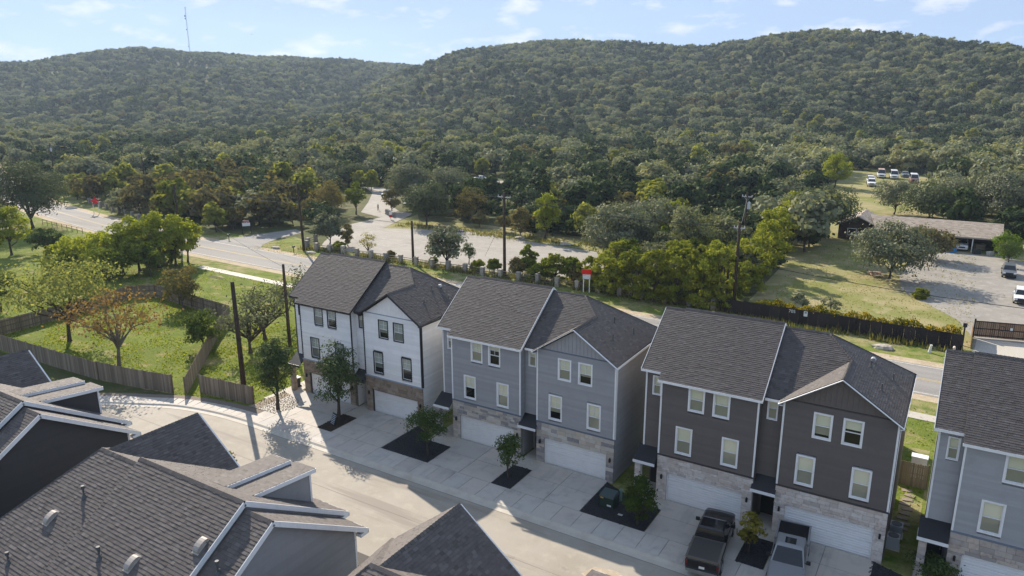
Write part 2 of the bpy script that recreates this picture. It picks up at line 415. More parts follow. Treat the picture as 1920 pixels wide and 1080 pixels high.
def kerb_sweep(prof, name, m):
    b = MB(); n = len(prof); k = 0
    for i, p in enumerate(KL):
        d = (KL[min(i + 1, len(KL) - 1)] - KL[max(i - 1, 0)]).normalized(); nn = Vector((-d.y, d.x, 0))
        for o_, z in prof: b.v.append((p.x + nn.x * o_, p.y + nn.y * o_, z))
        if i:
            for j in range(n - 1):
                b.f.append(((i - 1) * n + j, i * n + j, i * n + j + 1, (i - 1) * n + j + 1)); b.m.append(0)
    return props(b.build(name, m), kind='structure')
kerb_sweep([(-.42, .026), (-.02, .032), (.14, .14), (.30, .155), (.30, .0)], 'kerb', KERBM)
kerb_sweep([(-.47, .0285), (-.425, .0285)], 'gutter_joint', mat('joint_dark', (.20, .17, .14), .9, .1))
walk = kerb_sweep([(.305, .02), (.305, .118), (2.27, .118), (2.27, .02)], 'sidewalk', mat('joint_dark', (.2, .17, .14)))
# sidewalk panels, one slab each
pan = MB().box(-.5, .5, -.5, .5, -.03, .03).mesh('sidewalk_panel', DRIVEM)
x = -50.5; i = 0
while x < 20:
    w = 1.5
    o = link('sidewalk_panel', pan, walk, (x + w / 2, 37.4 + .31 + .97, .118 + .003 + .002 * rng.random())); o.scale = (w - .03, 1.92, 1); x += w
# curved end of the walk: wedge panels
for i in range(len(KL) - 1):
    p, q = KL[i], KL[i + 1]
    if p.x > -50.6 or p.x < -72: continue
    d = (q - p).normalized(); nn = Vector((-d.y, d.x, 0)); b = MB()
    g_ = d * .012
    a0, a1 = p + nn * .32 + g_, p + nn * 1.5 + g_; c0, c1 = q + nn * .32 - g_, q + nn * 1.5 - g_
    b.slab([(a0.x, a0.y, .147), (c0.x, c0.y, .147), (c1.x, c1.y, .147), (a1.x, a1.y, .147)], .05)
    b.build('sidewalk_panel', DRIVEM, walk)
# ---- driveways, entry walks and planting beds in front of each duplex
ROW = [-50.8, -33.18, -15.62, 1.78]; ROWY = [44.75, 44.35, 44.1, 43.95]
BED = mat('black_gravel', (.030, .030, .034), .9, .3, var=[((.05, .05, .055), 9, .5, .75), ((.012, .012, .014), 25, .4, .7)])
BED_B = mat('brown_mulch', (.055, .042, .032), .95, .1, var=[((.10, .075, .05), 9, .5, .75), ((.025, .02, .016), 25, .4, .7)])
BED_G = mat('pale_pebbles', (.33, .27, .20), .9, .15, var=[((.22, .17, .12), 9, .45, .7), ((.42, .37, .29), 25, .5, .7)])
def bed(name, label, pts, m, group=None, cell=.16):
    """gravel heap surface: a jittered grid of small stones over the bed outline"""
    xs = [p[0] for p in pts]; ys = [p[1] for p in pts]
    b = MB()
    def inside(x, y):
        c = False; n = len(pts)
        for i in range(n):
            x0, y0 = pts[i]; x1, y1 = pts[(i + 1) % n]
            if (y0 > y) != (y1 > y) and x < (x1 - x0) * (y - y0) / (y1 - y0) + x0: c = not c
        return c
    b.poly([(p[0], p[1], .145) for p in pts])
    y = min(ys)
    while y < max(ys):
        x = min(xs)
        while x < max(xs):
            px, py = x + rng.uniform(0, cell), y + rng.uniform(0, cell)
            if inside(px, py):
                s = rng.uniform(.045, .10); a = rng.uniform(0, 6.28); z = .145
                v = [(px + s * math.cos(a + k * 1.57 + rng.uniform(-.3, .3)), py + s * math.sin(a + k * 1.57), z) for k in range(4)] + [(px + rng.uniform(-.02, .02), py, z + rng.uniform(.03, .07))]
                b.add(v, [(0, 1, 4), (1, 2, 4), (2, 3, 4), (3, 0, 4)])
            x += cell
        y += cell
    o = b.build(name, m); props(o, label, 'gravel bed', group, kind='stuff'); return o
WHO = ['white', 'blue-grey', 'dark brown', 'rightmost grey']
for bi, (ox, oy) in enumerate(zip(ROW, ROWY)):
    y0 = 39.66
    for (xa, xb, nm) in ((.95, 6.72, 'left'), (8.38, 13.85, 'right')):
        if bi == 0 and nm == 'left': xa = -.6
        dr = props(MB().box(ox + xa, ox + xb, y0, oy + .02, .0, .112).build('driveway', mat('joint_dark', (.2, .17, .14))), kind='structure')
        xm = (xa + xb) / 2; ym = y0 + 2.35
        for (p, q) in ((xa, xm), (xm, xb)):
            for (r_, s_) in ((y0, ym), (ym, oy)):
                o = link('driveway_slab', pan, dr, (ox + (p + q) / 2, (r_ + s_) / 2, .118)); o.scale = (q - p - .035, s_ - r_ - .035, 1)
    for (xa, xb, ya, nm) in ((6.72, 8.38, 42.85, 'middle'), (-1.5, .95, 42.75, 'left')):
        if bi == 0 and nm == 'left': xa, xb, ya = -2.2, -.6, 41.6
        dr = props(MB().box(ox + xa, ox + xb, ya, oy + 2.2, .0, .115).build('entry_walk', CONC), kind='structure')
    bm_, wd = (BED_B, 'brown mulch') if bi == 0 else (BED, 'black gravel')
    bed('gravel_bed', '%s bed between the two driveways of the %s duplex' % (wd, WHO[bi]), [(ox + 6.76, y0), (ox + 8.34, y0), (ox + 8.34, 42.82), (ox + 6.76, 42.82)], bm_, 'planting beds')
    if bi > 0:
        bed('gravel_bed', 'wide black gravel bed left of the %s duplex driveways' % WHO[bi], [(ox - 3.68, y0), (ox + .9, y0), (ox + .9, 42.7), (ox - 1.55, 42.72), (ox - 1.55, 43.2), (ox - 3.68, oy)], BED, 'planting beds')
bed('gravel_bed', 'tan pebble bed round the street tree at the turning circle', [(-52.6, 39.6), (-49.2, 39.7), (-48.6, 41.5), (-49.6, 42.9), (-52.4, 43.6)], BED_G, 'planting beds')
sheet('side_path_turf', [(15.5 + -15.62 - .9, 46), (1.78 - 1.5, 46), (1.78 - 1.5, 62), (-15.62 + 14.4, 62)], .016, GRASS_MIX)
# grass blades that break up the lawns
def tufts(name, label, polys, n, m, h=(.08, .22), seed=3):
    r = np.random.default_rng(seed); V = []; F = []; tint = []
    for (x0, x1, y0, y1), k in zip(polys, n):
        px = r.uniform(x0, x1, k); py = r.uniform(y0, y1, k); hh = r.uniform(*h, k)
        dens = np.sin(px * .9 + 1.7 * np.sin(py * .6)) + np.sin(py * 1.3 + px * .45) + r.normal(0, .8, k)
        ok = dens > -.3
        for x, y, z in zip(px[ok], py[ok], hh[ok]):
            a = r.uniform(0, 6.28); w = r.uniform(.05, .13); c, s = math.cos(a) * w, math.sin(a) * w; i = len(V)
            V += [(x - c, y - s, .012), (x + c, y + s, .012), (x + r.uniform(-.1, .1), y + r.uniform(-.1, .1), z)]; F.append((i, i + 1, i + 2)); tint.append(r.random())
    me = bpy.data.meshes.new(name); me.from_pydata(V, [], F); me.materials.append(m)
    at = me.attributes.new('tint', 'FLOAT', 'FACE'); at.data.foreach_set('value', tint)
    return props(link(name, me), label, 'grass', kind='stuff')
LG = leafmat('grass_blades', (.12, .165, .02), (.28, .31, .055), .5, .0)
tufts('lawn_grass', 'tufts of bright green grass on the fenced lawn', [(-96, -55, 38, 58), (-60, -52, 40, 60)], [16000, 3500], LG)
tufts('rear_grass', 'tufts of grass on the strip behind the row', [(-100, 40, 52, 72), (-125, -98, 40, 74), (-1.2, .3, 56, 62)], [14000, 8000, 150], LG, seed=5)
LD = leafmat('dry_blades', (.20, .19, .07), (.40, .34, .18), .4, .0)
tufts('yard_grass', 'dry grass tufts over the yard and the park verges', [(-22, 3, 92, 148), (-104, -48, 118, 128), (-112, -22, 87, 95)], [9000, 4000, 6000], LD, h=(.06, .16), seed=8)

tufts('fence_scrub', 'rough weeds and scrub along the foot of the pillar fence', [(-104, -24, 91.4, 94.6), (-24, 2, 89.0, 91.0), (-60, -26, 94, 97), (-104, -50, 119.5, 124)], [5200, 1500, 2600, 2500], leafmat('scrub_blades', (.09, .10, .03), (.24, .22, .08), .4, .0), h=(.25, .85), seed=12)
# ================================================================ ROW OF DUPLEX HOUSES
def interval(uv, v):
    us = []
    n = len(uv)
    for i in range(n):
        (u0, v0), (u1, v1) = uv[i], uv[(i + 1) % n]
        if abs(v1 - v0) < 1e-9:
            if abs(v - v0) < 1e-6: us += [u0, u1]
            continue
        t = (v - v0) / (v1 - v0)
        if -1e-9 <= t <= 1 + 1e-9: us.append(u0 + (u1 - u0) * t)
    return (min(us), max(us)) if us else None
class Shingles:
    """courses of separate asphalt tabs laid over a roof plane"""
    def __init__(s, expo=.15, tab=.24, lifts=(.004, .007, .011)): s.v = []; s.f = []; s.t = []; s.e = expo; s.w = tab; s.l = lifts
    def plane(s, pts, lift=.011):
        P = [Vector(p) for p in pts]
        n = Vector((0, 0, 0))
        for i in range(len(P)): n += (P[i] - P[0]).cross(P[(i + 1) % len(P)] - P[0])
        n.normalize()
        if n.z < 0: n = -n
        e = Vector((0, 0, 1)).cross(n).normalized(); u = n.cross(e)
        if u.z < 0: u = -u; 
        uv = [((p - P[0]).dot(e), (p - P[0]).dot(u)) for p in P]
        v0 = min(q[1] for q in uv); v1 = max(q[1] for q in uv)
        rows = int((v1 - v0) / s.e + .999)
        for r in range(rows):
            a = v0 + r * s.e + 1e-5; b_ = min(a + s.e, v1 - 1e-5)
            if b_ - a < .01: continue
            ia, ib = interval(uv, a), interval(uv, b_)
            if not ia or not ib: continue
            rowt = rng.uniform(-.06, .06)
            lo, hi = min(ia[0], ib[0]), max(ia[1], ib[1])
            k0 = math.floor(lo / s.w) - 1; off = rng.random() * s.w
            x = k0 * s.w + off
            while x < hi:
                w = s.w * rng.uniform(.75, 1.25); x2 = x + w
                a0, a1 = max(x, ia[0]), min(x2, ia[1]); b0, b1 = max(x, ib[0]), min(x2, ib[1])
                x = x2
                if a1 - a0 < .004 and b1 - b0 < .004: continue
                a0 = min(a0, ia[1]); a1 = max(a1, ia[0]); b0 = min(b0, ib[1]); b1 = max(b1, ib[0])
                if a1 < a0: a0 = a1 = (a0 + a1) / 2
                if b1 < b0: b0 = b1 = (b0 + b1) / 2
                h = lift + rng.choice(s.l)
                k = len(s.v)
                for (uu, vv, hh) in ((a0, a, h), (a1, a, h), (b1, b_, .006), (b0, b_, .006), (a0, a, 0), (a1, a, 0)):
                    s.v.append(tuple(P[0] + e * uu + u * vv + n * hh))
                s.f += [(k, k + 1, k + 2, k + 3), (k + 4, k + 5, k + 1, k)]
                tt = min(1, max(0, rng.random() + rowt)); s.t += [tt, tt]
    def cap(s, a, b_, na, nb, w=.15, seg=.2):
        """ridge or hip caps: short folded pieces along a line; na, nb = the two slope directions (downhill)"""
        a = Vector(a); b_ = Vector(b_); L = (b_ - a).length; n = max(1, int(L / seg)); d = (b_ - a) / n
        na = Vector(na).normalized() * w; nb = Vector(nb).normalized() * w; up = Vector((0, 0, 1))
        for i in range(n):
            p = a + d * i - d * .05; q = a + d * (i + 1)
            k = len(s.v); t = rng.random()
            for (c, h) in ((p, .055), (q, .035)):
                s.v += [tuple(c + na + up * (h - .01)), tuple(c + up * h), tuple(c + nb + up * (h - .01))]
            s.v += [tuple(p + na + up * .0), tuple(p + nb + up * .0)]
            s.f += [(k, k + 1, k + 4, k + 3), (k + 1, k + 2, k + 5, k + 4), (k, k + 6, k + 1), (k + 1, k + 7, k + 2)]; s.t += [t] * 4
    def build(s, name, m, parent):
        me = bpy.data.meshes.new(name); me.from_pydata(s.v, [], s.f); me.materials.append(m)
        at = me.attributes.new('tint', 'FLOAT', 'FACE'); at.data.foreach_set('value', s.t)
        o = link(name, me, parent); o['kind'] = 'stuff'; return o
SH_A = mat('shingle_brown', (.12, .1, .095), .75, .27, attr=[(0, (.070, .060, .055)), (.12, (.087, .076, .070)), (.85, (.101, .089, .082)), (1, (.126, .112, .104))], bump=(60, .3, .01))
SH_B = mat('shingle_char', (.12, .1, .095), .72, .30, attr=[(0, (.070, .061, .057)), (.12, (.086, .075, .070)), (.85, (.098, .086, .081)), (1, (.120, .107, .101))], bump=(60, .3, .01))
SH_N = mat('shingle_near', (.12, .1, .095), .75, .27, attr=[(0, (.080, .069, .063)), (.12, (.104, .090, .082)), (.85, (.124, .107, .098)), (1, (.150, .132, .121))], bump=(60, .3, .01))
DECK = mat('roof_deck', (.07, .063, .06), .95, .1)
def paint(name, c, r=.6):
    d = tuple(x * .88 for x in c)          # each board a slightly different tone; faint weather streaks
    return mat(name, c, r, .3, attr=[(0, c), (1, d)], var=[(tuple(x * .84 for x in c), 1.1, .5, .8), (tuple(x * .88 for x in c), 1.4, .56, .75, 4, (1.5, 1.5, .12))])
WHITE = paint('trim_white', (.82, .82, .81), .5)
BLACKT = paint('trim_black', (.028, .03, .034), .5)
SID = [paint('siding_white', (.88, .865, .84)), paint('siding_bluegrey', (.345, .347, .352)), paint('siding_brown', (.145, .125, .113)), paint('siding_grey', (.375, .377, .382))]
STONES = [[(.27, .21, .165), (.33, .265, .21), (.22, .17, .135), (.38, .315, .255), (.30, .235, .18)],
          [(.50, .45, .385), (.42, .385, .345), (.56, .52, .46), (.36, .335, .32), (.52, .44, .34), (.60, .565, .51), (.26, .25, .255)],
          [(.60, .53, .475), (.66, .605, .55), (.55, .47, .42), (.63, .55, .48), (.46, .41, .375), (.68, .63, .58)],
          [(.46, .40, .355), (.50, .45, .40), (.40, .345, .31), (.33, .30, .285), (.53, .46, .39)]]
PANE_U = glassmat('pane_clear', clear=.95); PANE_L = glassmat('pane_screened', clear=.62)
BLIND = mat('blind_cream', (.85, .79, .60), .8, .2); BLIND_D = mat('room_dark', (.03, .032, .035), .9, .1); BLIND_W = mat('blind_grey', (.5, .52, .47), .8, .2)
GDOOR = mat('garage_door_white', (.80, .80, .79), .5, .3, var=((.74, .74, .73), 2, .45, .75))
BLACKM = mat('black_metal', (.015, .015, .017), .5, .4)
PIPE = mat('vent_pipe_grey', (.09, .095, .10), .6, .3)
VENTM = mat('vent_tan', (.42, .375, .33), .6, .3, var=((.35, .31, .27), 3, .4, .7))
GREYM = mat('galvanised', (.42, .43, .44), .45, .5, .6)
DOORM = mat('entry_door', (.03, .03, .032), .5, .3)

def lap(b, org, ux, width, z0, z1, nrm, holes=(), step=.19, clip=None):
    """lap-siding boards as tilted strips with a shadow lip; ux, nrm are unit 2-D vectors"""
    z = z0
    while z < z1 - .02:
        zt = min(z + step, z1)
        iv = [(0, width)]
        if clip: 
            c0, c1 = clip((z + zt) / 2); iv = [(max(0, c0), min(width, c1))]
        for (u0, u1, h0, h1) in holes:
            if h0 < zt - .01 and h1 > z + .01:
                nv = []
                for (p, q) in iv:
                    if u1 <= p or u0 >= q: nv.append((p, q)); continue
                    if u0 > p: nv.append((p, u0))
                    if u1 < q: nv.append((u1, q))
                iv = nv
        for (p, q) in iv:
            if q - p < .02: continue
            def P(u, d, zz): return (org[0] + ux[0] * u + nrm[0] * d, org[1] + ux[1] * u + nrm[1] * d, zz)
            b.add([P(p, .046, z), P(q, .046, z), P(q, .004, zt), P(p, .004, zt), P(p, 0, z), P(q, 0, z)], [(0, 1, 2, 3), (4, 5, 1, 0)])
            if not hasattr(b, 'tint'): b.tint = []
            tt = rng.random(); b.tint += [tt, tt]
        z = zt

def window(parent, x0, x1, z0, z1, y, trim, sashm, blind, low=None, tw=.10, grid=False):
    b = MB()
    yo, yi = y - .068, y + .115
    b.box(x0, x0 + tw, yo, yi, z0, z1).box(x1 - tw, x1, yo, yi, z0, z1).box(x0 + tw, x1 - tw, yo, yi, z0, z0 + tw).box(x0 + tw, x1 - tw, yo, yi, z1 - tw, z1)
    w = b.build('window', trim, parent)
    a0, a1, c0, c1 = x0 + tw, x1 - tw, z0 + tw, z1 - tw; zm = (c0 + c1) / 2; s = .04
    b = MB()
    for (p, q, r_, t_, dy) in ((a0, a1, zm - .025, zm + .025, 0), (a0, a0 + s, c0, c1, .01), (a1 - s, a1, c0, c1, .01), (a0 + s, a1 - s, c0, c0 + s, .01), (a0 + s, a1 - s, c1 - s, c1, .01)):
        b.box(p, q, y + dy - .005, y + dy + .05, r_, t_)
    if grid: b.box((a0 + a1) / 2 - .012, (a0 + a1) / 2 + .012, y + .02, y + .045, zm + .025, c1 - s).box(a0 + s, a1 - s, y + .022, y + .043, (zm + c1) / 2 - .012, (zm + c1) / 2 + .012)
    b.build('sash', sashm, w)
    MB().poly([(a0 + s, y + .046, zm + .02), (a1 - s, y + .046, zm + .02), (a1 - s, y + .046, c1 - s), (a0 + s, y + .046, c1 - s)]).build('pane', PANE_U, w)
    MB().poly([(a0 + s, y + .030, c0 + s), (a1 - s, y + .030, c0 + s), (a1 - s, y + .030, zm - .02), (a0 + s, y + .030, zm - .02)]).build('pane', PANE_L, w)
    b = MB()
    z = c1
    hb = c0 + (0 if low is None else (c1 - c0) * low)
    while z > hb + .005:                      # blind slats
        zb = max(z - .055, hb)
        b.add([(a0, y + .085, z), (a1, y + .085, z), (a1, y + .070, zb + .004), (a0, y + .070, zb + .004)], [(0, 1, 2, 3)])
        z = zb
    b.build('blind', blind, w)
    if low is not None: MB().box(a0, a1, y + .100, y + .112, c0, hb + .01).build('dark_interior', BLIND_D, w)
    return w

def stone_unit(seed):
    r = random.Random(seed); b = MB(); e = .045
    j = lambda: r.uniform(-.02, .02)
    x0, x1, z0, z1 = -.5, .5, -.5, .5
    o = [(x0, 0, z0), (x1, 0, z0), (x1, 0, z1), (x0, 0, z1)]
    m_ = [(x0 + j() * .4, -.72, z0 + j() * .4), (x1 + j() * .4, -.72, z0), (x1, -.72, z1 + j() * .4), (x0, -.72, z1)]
    i = [(x0 + e + j(), -1 + abs(j()) * 6, z0 + e * 2 + j()), (x1 - e + j(), -1 + abs(j()) * 6, z0 + e * 2 + j()), (x1 - e + j(), -1 + abs(j()) * 6, z1 - e * 2 + j()), (x0 + e + j(), -1 + abs(j()) * 6, z1 - e * 2 + j())]
    fs = []
    for k in range(4):
        n_ = (k + 1) % 4; fs += [(k, n_, n_ + 4, k + 4), (k + 4, n_ + 4, n_ + 8, k + 8)]
    fs.append((8, 9, 10, 11))
    return b.add(o + m_ + i, fs)
def stones(parent, x0, x1, z0, z1, y, meshes, cuts=(), hmin=.14, hmax=.30, lmin=.28, lmax=.75):
    """ashlar courses; every stone is its own object"""
    z = z0
    while z < z1 - .02:
        h = rng.uniform(hmin, hmax)
        if z1 - z - h < hmin: h = z1 - z
        for (c0, c1, d0, d1) in cuts:
            for edge in (d0, d1):
                if z < edge - .03 < z + h: h = edge - z
        x = x0
        while x < x1 - .02:
            blocked = None
            for (c0, c1, d0, d1) in cuts:
                if z < d1 - .01 and z + h > d0 + .01:
                    if c0 - .01 <= x < c1 - .01: blocked = c1
            if blocked: x = blocked; continue
            w = rng.uniform(lmin, lmax) * (1.15 if h > .22 else .9)
            lim = x1
            for (c0, c1, d0, d1) in cuts:
                if z < d1 - .01 and z + h > d0 + .01 and c0 > x + .01: lim = min(lim, c0)
            if lim - x - w < lmin * .7: w = lim - x
            o = link('stone', rng.choice(meshes), parent, (x + w / 2, y, z + h / 2)); o.scale = (w - .012, rng.uniform(.05, .075), h - .012)
            x += w
        z += h

def duplex(bi, label):
    ox, oy = ROW[bi], ROWY[bi]
    T = thing('duplex_house', label, 'house', (ox, oy, 0), group='row of three-storey duplexes')
    sid = SID[bi]; trim = BLACKT if bi == 0 else WHITE; sash = WHITE; win_trim = BLACKT if bi == 0 else WHITE
    sh_m = SH_A if bi < 2 else SH_B
    stm = [stone_unit(100 + k).mesh('stone', mat('stone_%d' % bi, STONES[bi][0], .9, .15, rnd=STONES[bi], var=[((STONES[bi][2][0] * .8, STONES[bi][2][1] * .78, STONES[bi][2][2] * .75), 3.5, .5, .75)], bump=(14, .5, .03), coord='World')) for k in range(5)]
    mortar = mat('mortar_%d' % bi, tuple(c * .72 for c in STONES[bi][1]), .95, .1)
    xL, xR0, xR1, SB = 6.45, 7.84, 14.23, .6
    S = .743
    zl = lambda y: 12.68 - S * abs(4.6 - y)
    # --- walls (solid cores, set back behind the cladding)
    b = MB()
    def prism(x0, x1, prof):
        n = len(prof)
        vs_ = [(x0, p[0], p[1]) for p in prof] + [(x1, p[0], p[1]) for p in prof]
        b.add(vs_, [tuple(range(n)), tuple(range(2 * n - 1, n - 1, -1))] + [(i, i + n, (i + 1) % n + n, (i + 1) % n) for i in range(n)])
    prism(.02, xL - .02, [(.12, 3.3), (.12, zl(.12) - .12), (4.6, 12.5), (8.7, zl(8.7) - .12), (8.7, 3.3)])
    prism(.02, xL - .02, [(.30, 0), (.30, 3.3), (8.7, 3.3), (8.7, 0)])
    prism(-1.28, .02, [(SB + .12, 3.2), (SB + .12, zl(SB + .12) - .2), (4.6, 12.4), (8.7, zl(8.7) - .2), (8.7, 3.2)])
    b.box(-1.28, .02, 2.0, 8.7, 0, 3.2)
    b.box(xL - .02, xR0 + .02, SB + .12, 8.7, 3.2, 9.2).box(xL - .02, xR0 + .02, 1.9, 8.7, 0, 3.2)
    b.box(xR0 + .02, xR1 - .02, .12, 8.7, 3.3, 9.1).box(xR0 + .02, xR1 - .02, .30, 8.7, 0, 3.3)
    xc = (7.64 + 14.42) / 2
    b.add([(xR0 + .1, .02, 9.1), (xR1 - .1, .02, 9.1), (xc, .02, 11.12), (xR0 + .1, 3.0, 9.1), (xR1 - .1, 3.0, 9.1), (xc, 3.0, 11.12)], [(0, 1, 2), (5, 4, 3), (0, 3, 4, 1), (1, 4, 5, 2), (2, 5, 3, 0)])
    # window reveals close the gap between cladding and core
    b.box(.02, .14, 0.0, .12, 3.3, 8.9).box(xL - .14, xL - .02, 0.0, .12, 3.3, 8.9).box(xR0 + .02, xR0 + .14, 0, .12, 3.3, 9.1).box(xR1 - .14, xR1 - .02, 0, .12, 3.3, 9.1)
    W = b.build('wall', sid, T)
    # --- windows
    wl = [(1.90, 3.0, 7.08, 8.80), (3.54, 4.64, 7.08, 8.80), (1.18, 2.32, 3.83, 5.82), (4.28, 5.38, 3.83, 5.82)]
    wr = [(9.62, 10.71, 7.14, 8.83), (11.27, 12.40, 7.14, 8.83), (8.88, 10.0, 3.84, 5.85), (12.03, 13.13, 3.84, 5.85)]
    bl = {0: [None, .35, None, .3, .3, None, .25, .4], 1: [.0, .75, .5, 0, 0, .35, .3, .0], 2: [0, 0, 0, 0, .12, .6, 0, 0], 3: [0, 0, 0, 0, 0, 0, 0, 0]}[bi]
    for k, (x0, x1, z0, z1) in enumerate(wl + wr):
        lo = bl[k]
        window(T, x0, x1, z0, z1, 0.0, win_trim, sash, BLIND_W if bi == 0 else BLIND, None if lo == 0 or lo is None else lo, tw=.075 if bi == 0 else .105, grid=bi in (0, 1))
    window(T, -.80, -.18, 7.45, 8.85, SB, win_trim, sash, BLIND, tw=.07)
    window(T, 6.80, 7.45, 7.45, 9.0, SB, win_trim, sash, BLIND, tw=.07)
    # --- lap siding
    b = MB()
    ho = lambda ws, o: [(x0 + .03 - o, x1 - .03 - o, z0 + .03, z1 - .03) for (x0, x1, z0, z1) in ws]
    lap(b, (0, 0), (1, 0), xL, 3.52, 8.92, (0, -1), ho(wl, 0))
    lap(b, (xR0, 0), (1, 0), xR1 - xR0, 3.52, 9.30, (0, -1), ho(wr, xR0))
    lap(b, (-1.3, SB), (1, 0), 1.3, 3.2, 9.3, (0, -1), [(.53, 1.09, 7.48, 8.82)])
    lap(b, (xL, SB), (1, 0), xR0 - xL, 3.2, 9.3, (0, -1), [(.38, .97, 7.48, 8.97)])
    lap(b, (xR1, 0), (0, 1), 8.7, .25, 9.1, (1, 0))
    lap(b, (xL, 0), (0, 1), SB, 3.2, 9.0, (1, 0))
    o = b.build('lap_siding', sid, T); o['kind'] = 'stuff'; o.data.attributes.new('tint', 'FLOAT', 'FACE').data.foreach_set('value', b.tint)
    # board-and-batten gable panel
    b = MB(); zb = 9.30
    hw = lambda z: (11.12 - z) / .655
    b.add([(xc - hw(zb), -.012, zb), (xc + hw(zb), -.012, zb), (xc, -.012, 11.12)], [(0, 1, 2)])
    x = xR0 + .2
    while x < xR1 - .1:
        zt = 11.1 - abs(x - xc) * .655
        if zt > zb + .1: b.box(x - .02, x + .02, -.035, -.012, zb, zt)
        x += .30
    b.build('gable_panel', sid, T)
    # --- trim: corner boards, bands, gable band
    tw = .11
    def corner(x, y, z0, z1, sx=1):
        MB().box(x - (0 if sx > 0 else tw), x + (tw if sx > 0 else 0), y - .062, y + .02, z0, z1).build('corner_trim', trim, T)
    corner(0, 0, 3.5, 8.9); corner(xL, 0, 3.5, 8.9, -1); corner(xR0, 0, 3.5, 9.25); corner(xR1, 0, 3.5, 9.05, -1); corner(-1.3, SB, 3.55, 9.2)
    MB().box(xR1 + .03, xR1 + .06, -.06, .10, 3.5, 9.05).build('corner_trim', trim, T)
    for q in ((0, xL, -.09, .01, 3.42, 3.53), (xR0, xR1 + .02, -.09, .01, 3.42, 3.53), (xR0 + .12, xR1 - .12, -.056, -.0, 9.24, 9.31)): MB().box(*q).build('ledge_band', mat('ledge_%d' % bi, [(.30, .36, .43), (.13, .16, .20), (.06, .055, .052), (.17, .20, .24)][bi], .6, .3), T)
    # --- roofs
    LF = [(-.1, -.38, zl(-.38)), (6.66, -.38, zl(-.38)), (6.66, 4.6, 12.68), (-.1, 4.6, 12.68)]
    LB = [(6.66, 4.6, 12.68), (6.66, 9.35, zl(9.35)), (-.1, 9.35, zl(9.35)), (-.1, 4.6, 12.68)]
    SFp = [(-1.52, .2, zl(.2) - .1), (-.1, .2, zl(.2) - .1), (-.1, 4.6, 12.58), (-1.52, 4.6, 12.58)]
    SBp = [(-.1, 4.6, 12.58), (-.1, 9.3, zl(9.3) - .1), (-1.52, 9.3, zl(9.3) - .1), (-1.52, 4.6, 12.58)]
    zr = lambda y: 12.4 - S * abs(4.7 - y)
    RF = [(6.6, .15, zr(.15)), (7.49, .15, zr(.15)), (7.64, .259, 9.1), (xc, 3.247, 11.32), (9.39, 4.7, 12.4), (6.6, 4.7, 12.4)]
    GL = [(7.64, -.38, 9.1), (xc, -.38, 11.32), (xc, 3.247, 11.32), (7.64, .259, 9.1)]
    RR = [(14.42, -.38, 9.1), (14.42, 9.14, 9.1), (9.39, 4.7, 12.4), (xc, 3.247, 11.32), (xc, -.38, 11.32)]
    RB = [(9.39, 4.7, 12.4), (14.42, 9.14, 9.1), (6.6, 9.14, 9.1), (6.6, 4.7, 12.4)]
    b = MB()
    for p in (LF, LB, SFp, SBp, RF, GL, RR, RB): b.slab(p, .10)
    Rf = b.build('roof', DECK, T)
    s = Shingles()
    for p in (LF, SFp, RF, GL, RR, LB, RB): s.plane(p)
    dn = (0, -1, -S); up_ = (0, 1, -S); dx = (1, 0, -.655); dmx = (-1, 0, -.655)
    s.cap((-.1, 4.6, 12.68), (6.66, 4.6, 12.68), dn, up_); s.cap((-1.52, 4.6, 12.58), (-.1, 4.6, 12.58), dn, up_)
    s.cap((6.7, 4.7, 12.4), (9.39, 4.7, 12.4), dn, up_)
    s.cap((xc, -.38, 11.32), (xc, 3.2, 11.32), dmx, dx)
    s.cap((9.39, 4.7, 12.4), (14.42, 9.14, 9.1), dx, up_); s.cap((xc, 3.247, 11.32), (9.39, 4.7, 12.4), dn, dx)
    s.build('shingles', sh_m, Rf)
    # fascia boards
    b = MB(); f = trim; t_ = .03; h = .17
    z0 = zl(-.38)
    b.box(-.12, 6.69, -.415, -.383, z0 - h, z0 - .005)
    b.box(-1.54, -.1, .165, .197, zl(.2) - .1 - h, zl(.2) - .105)
    b.beam((6.675, -.38, z0 - .07), (6.675, 4.6, 12.60), t_, h); b.beam((6.675, 9.35, zl(9.35) - .07), (6.675, 4.6, 12.60), t_, h)
    b.beam((-1.535, .2, zl(.2) - .17), (-1.535, 4.6, 12.5), t_, h)
    b.box(6.70, 7.62, .11, .145, zr(.15) - h, zr(.15) - .005)
    b.beam((7.60, -.40, 9.02), (xc, -.40, 11.265), .04, .2, (0, -1, 0)); b.beam((14.46, -.40, 9.02), (xc, -.40, 11.265), .04, .2, (0, -1, 0))
    b.box(14.423, 14.455, -.37, 9.1, 9.1 - h, 9.095); b.box(7.605, 7.637, -.37, .3, 9.1 - h, 9.095)
    b.box(7.60, 7.86, -.36, .1, 8.9, 8.94).box(14.2, 14.44, -.36, .1, 8.9, 8.94)
    b.build('fascia', f, Rf)
    # --- vent pipes and a roof vent on the hip
    for (x, y) in ((12.9, 2.2), (13.3, 5.1), (12.0, 4.4)):
        z = 9.1 + .655 * (14.42 - x)
        MB().tube([(x, y, z - .1), (x, y, z + .45)], .045, 8).tube([(x, y, z - .02), (x, y, z + .12)], [.13, .05], 8).build('vent_pipe', PIPE, Rf)
    if bi != 1:
        x, y = 12.0, 5.6; z = 9.1 + .655 * (14.42 - x)
        b = MB().tube([(x, y - .18, z + .12), (x, y + .18, z + .12)], .16, 10); b.build('roof_vent', GREYM, Rf)
    # --- stone base and garages
    V = MB().box(.0, .72, 0, .30, 0, 3.42).box(5.82, xL, 0, .30, 0, 3.42).box(.72, 5.82, 0, .30, 2.22, 3.42)
    V.box(xR0, 8.52, 0, .30, 0, 3.42).box(13.62, xR1, 0, .30, 0, 3.42).box(8.52, 13.62, 0, .30, 2.22, 3.42)
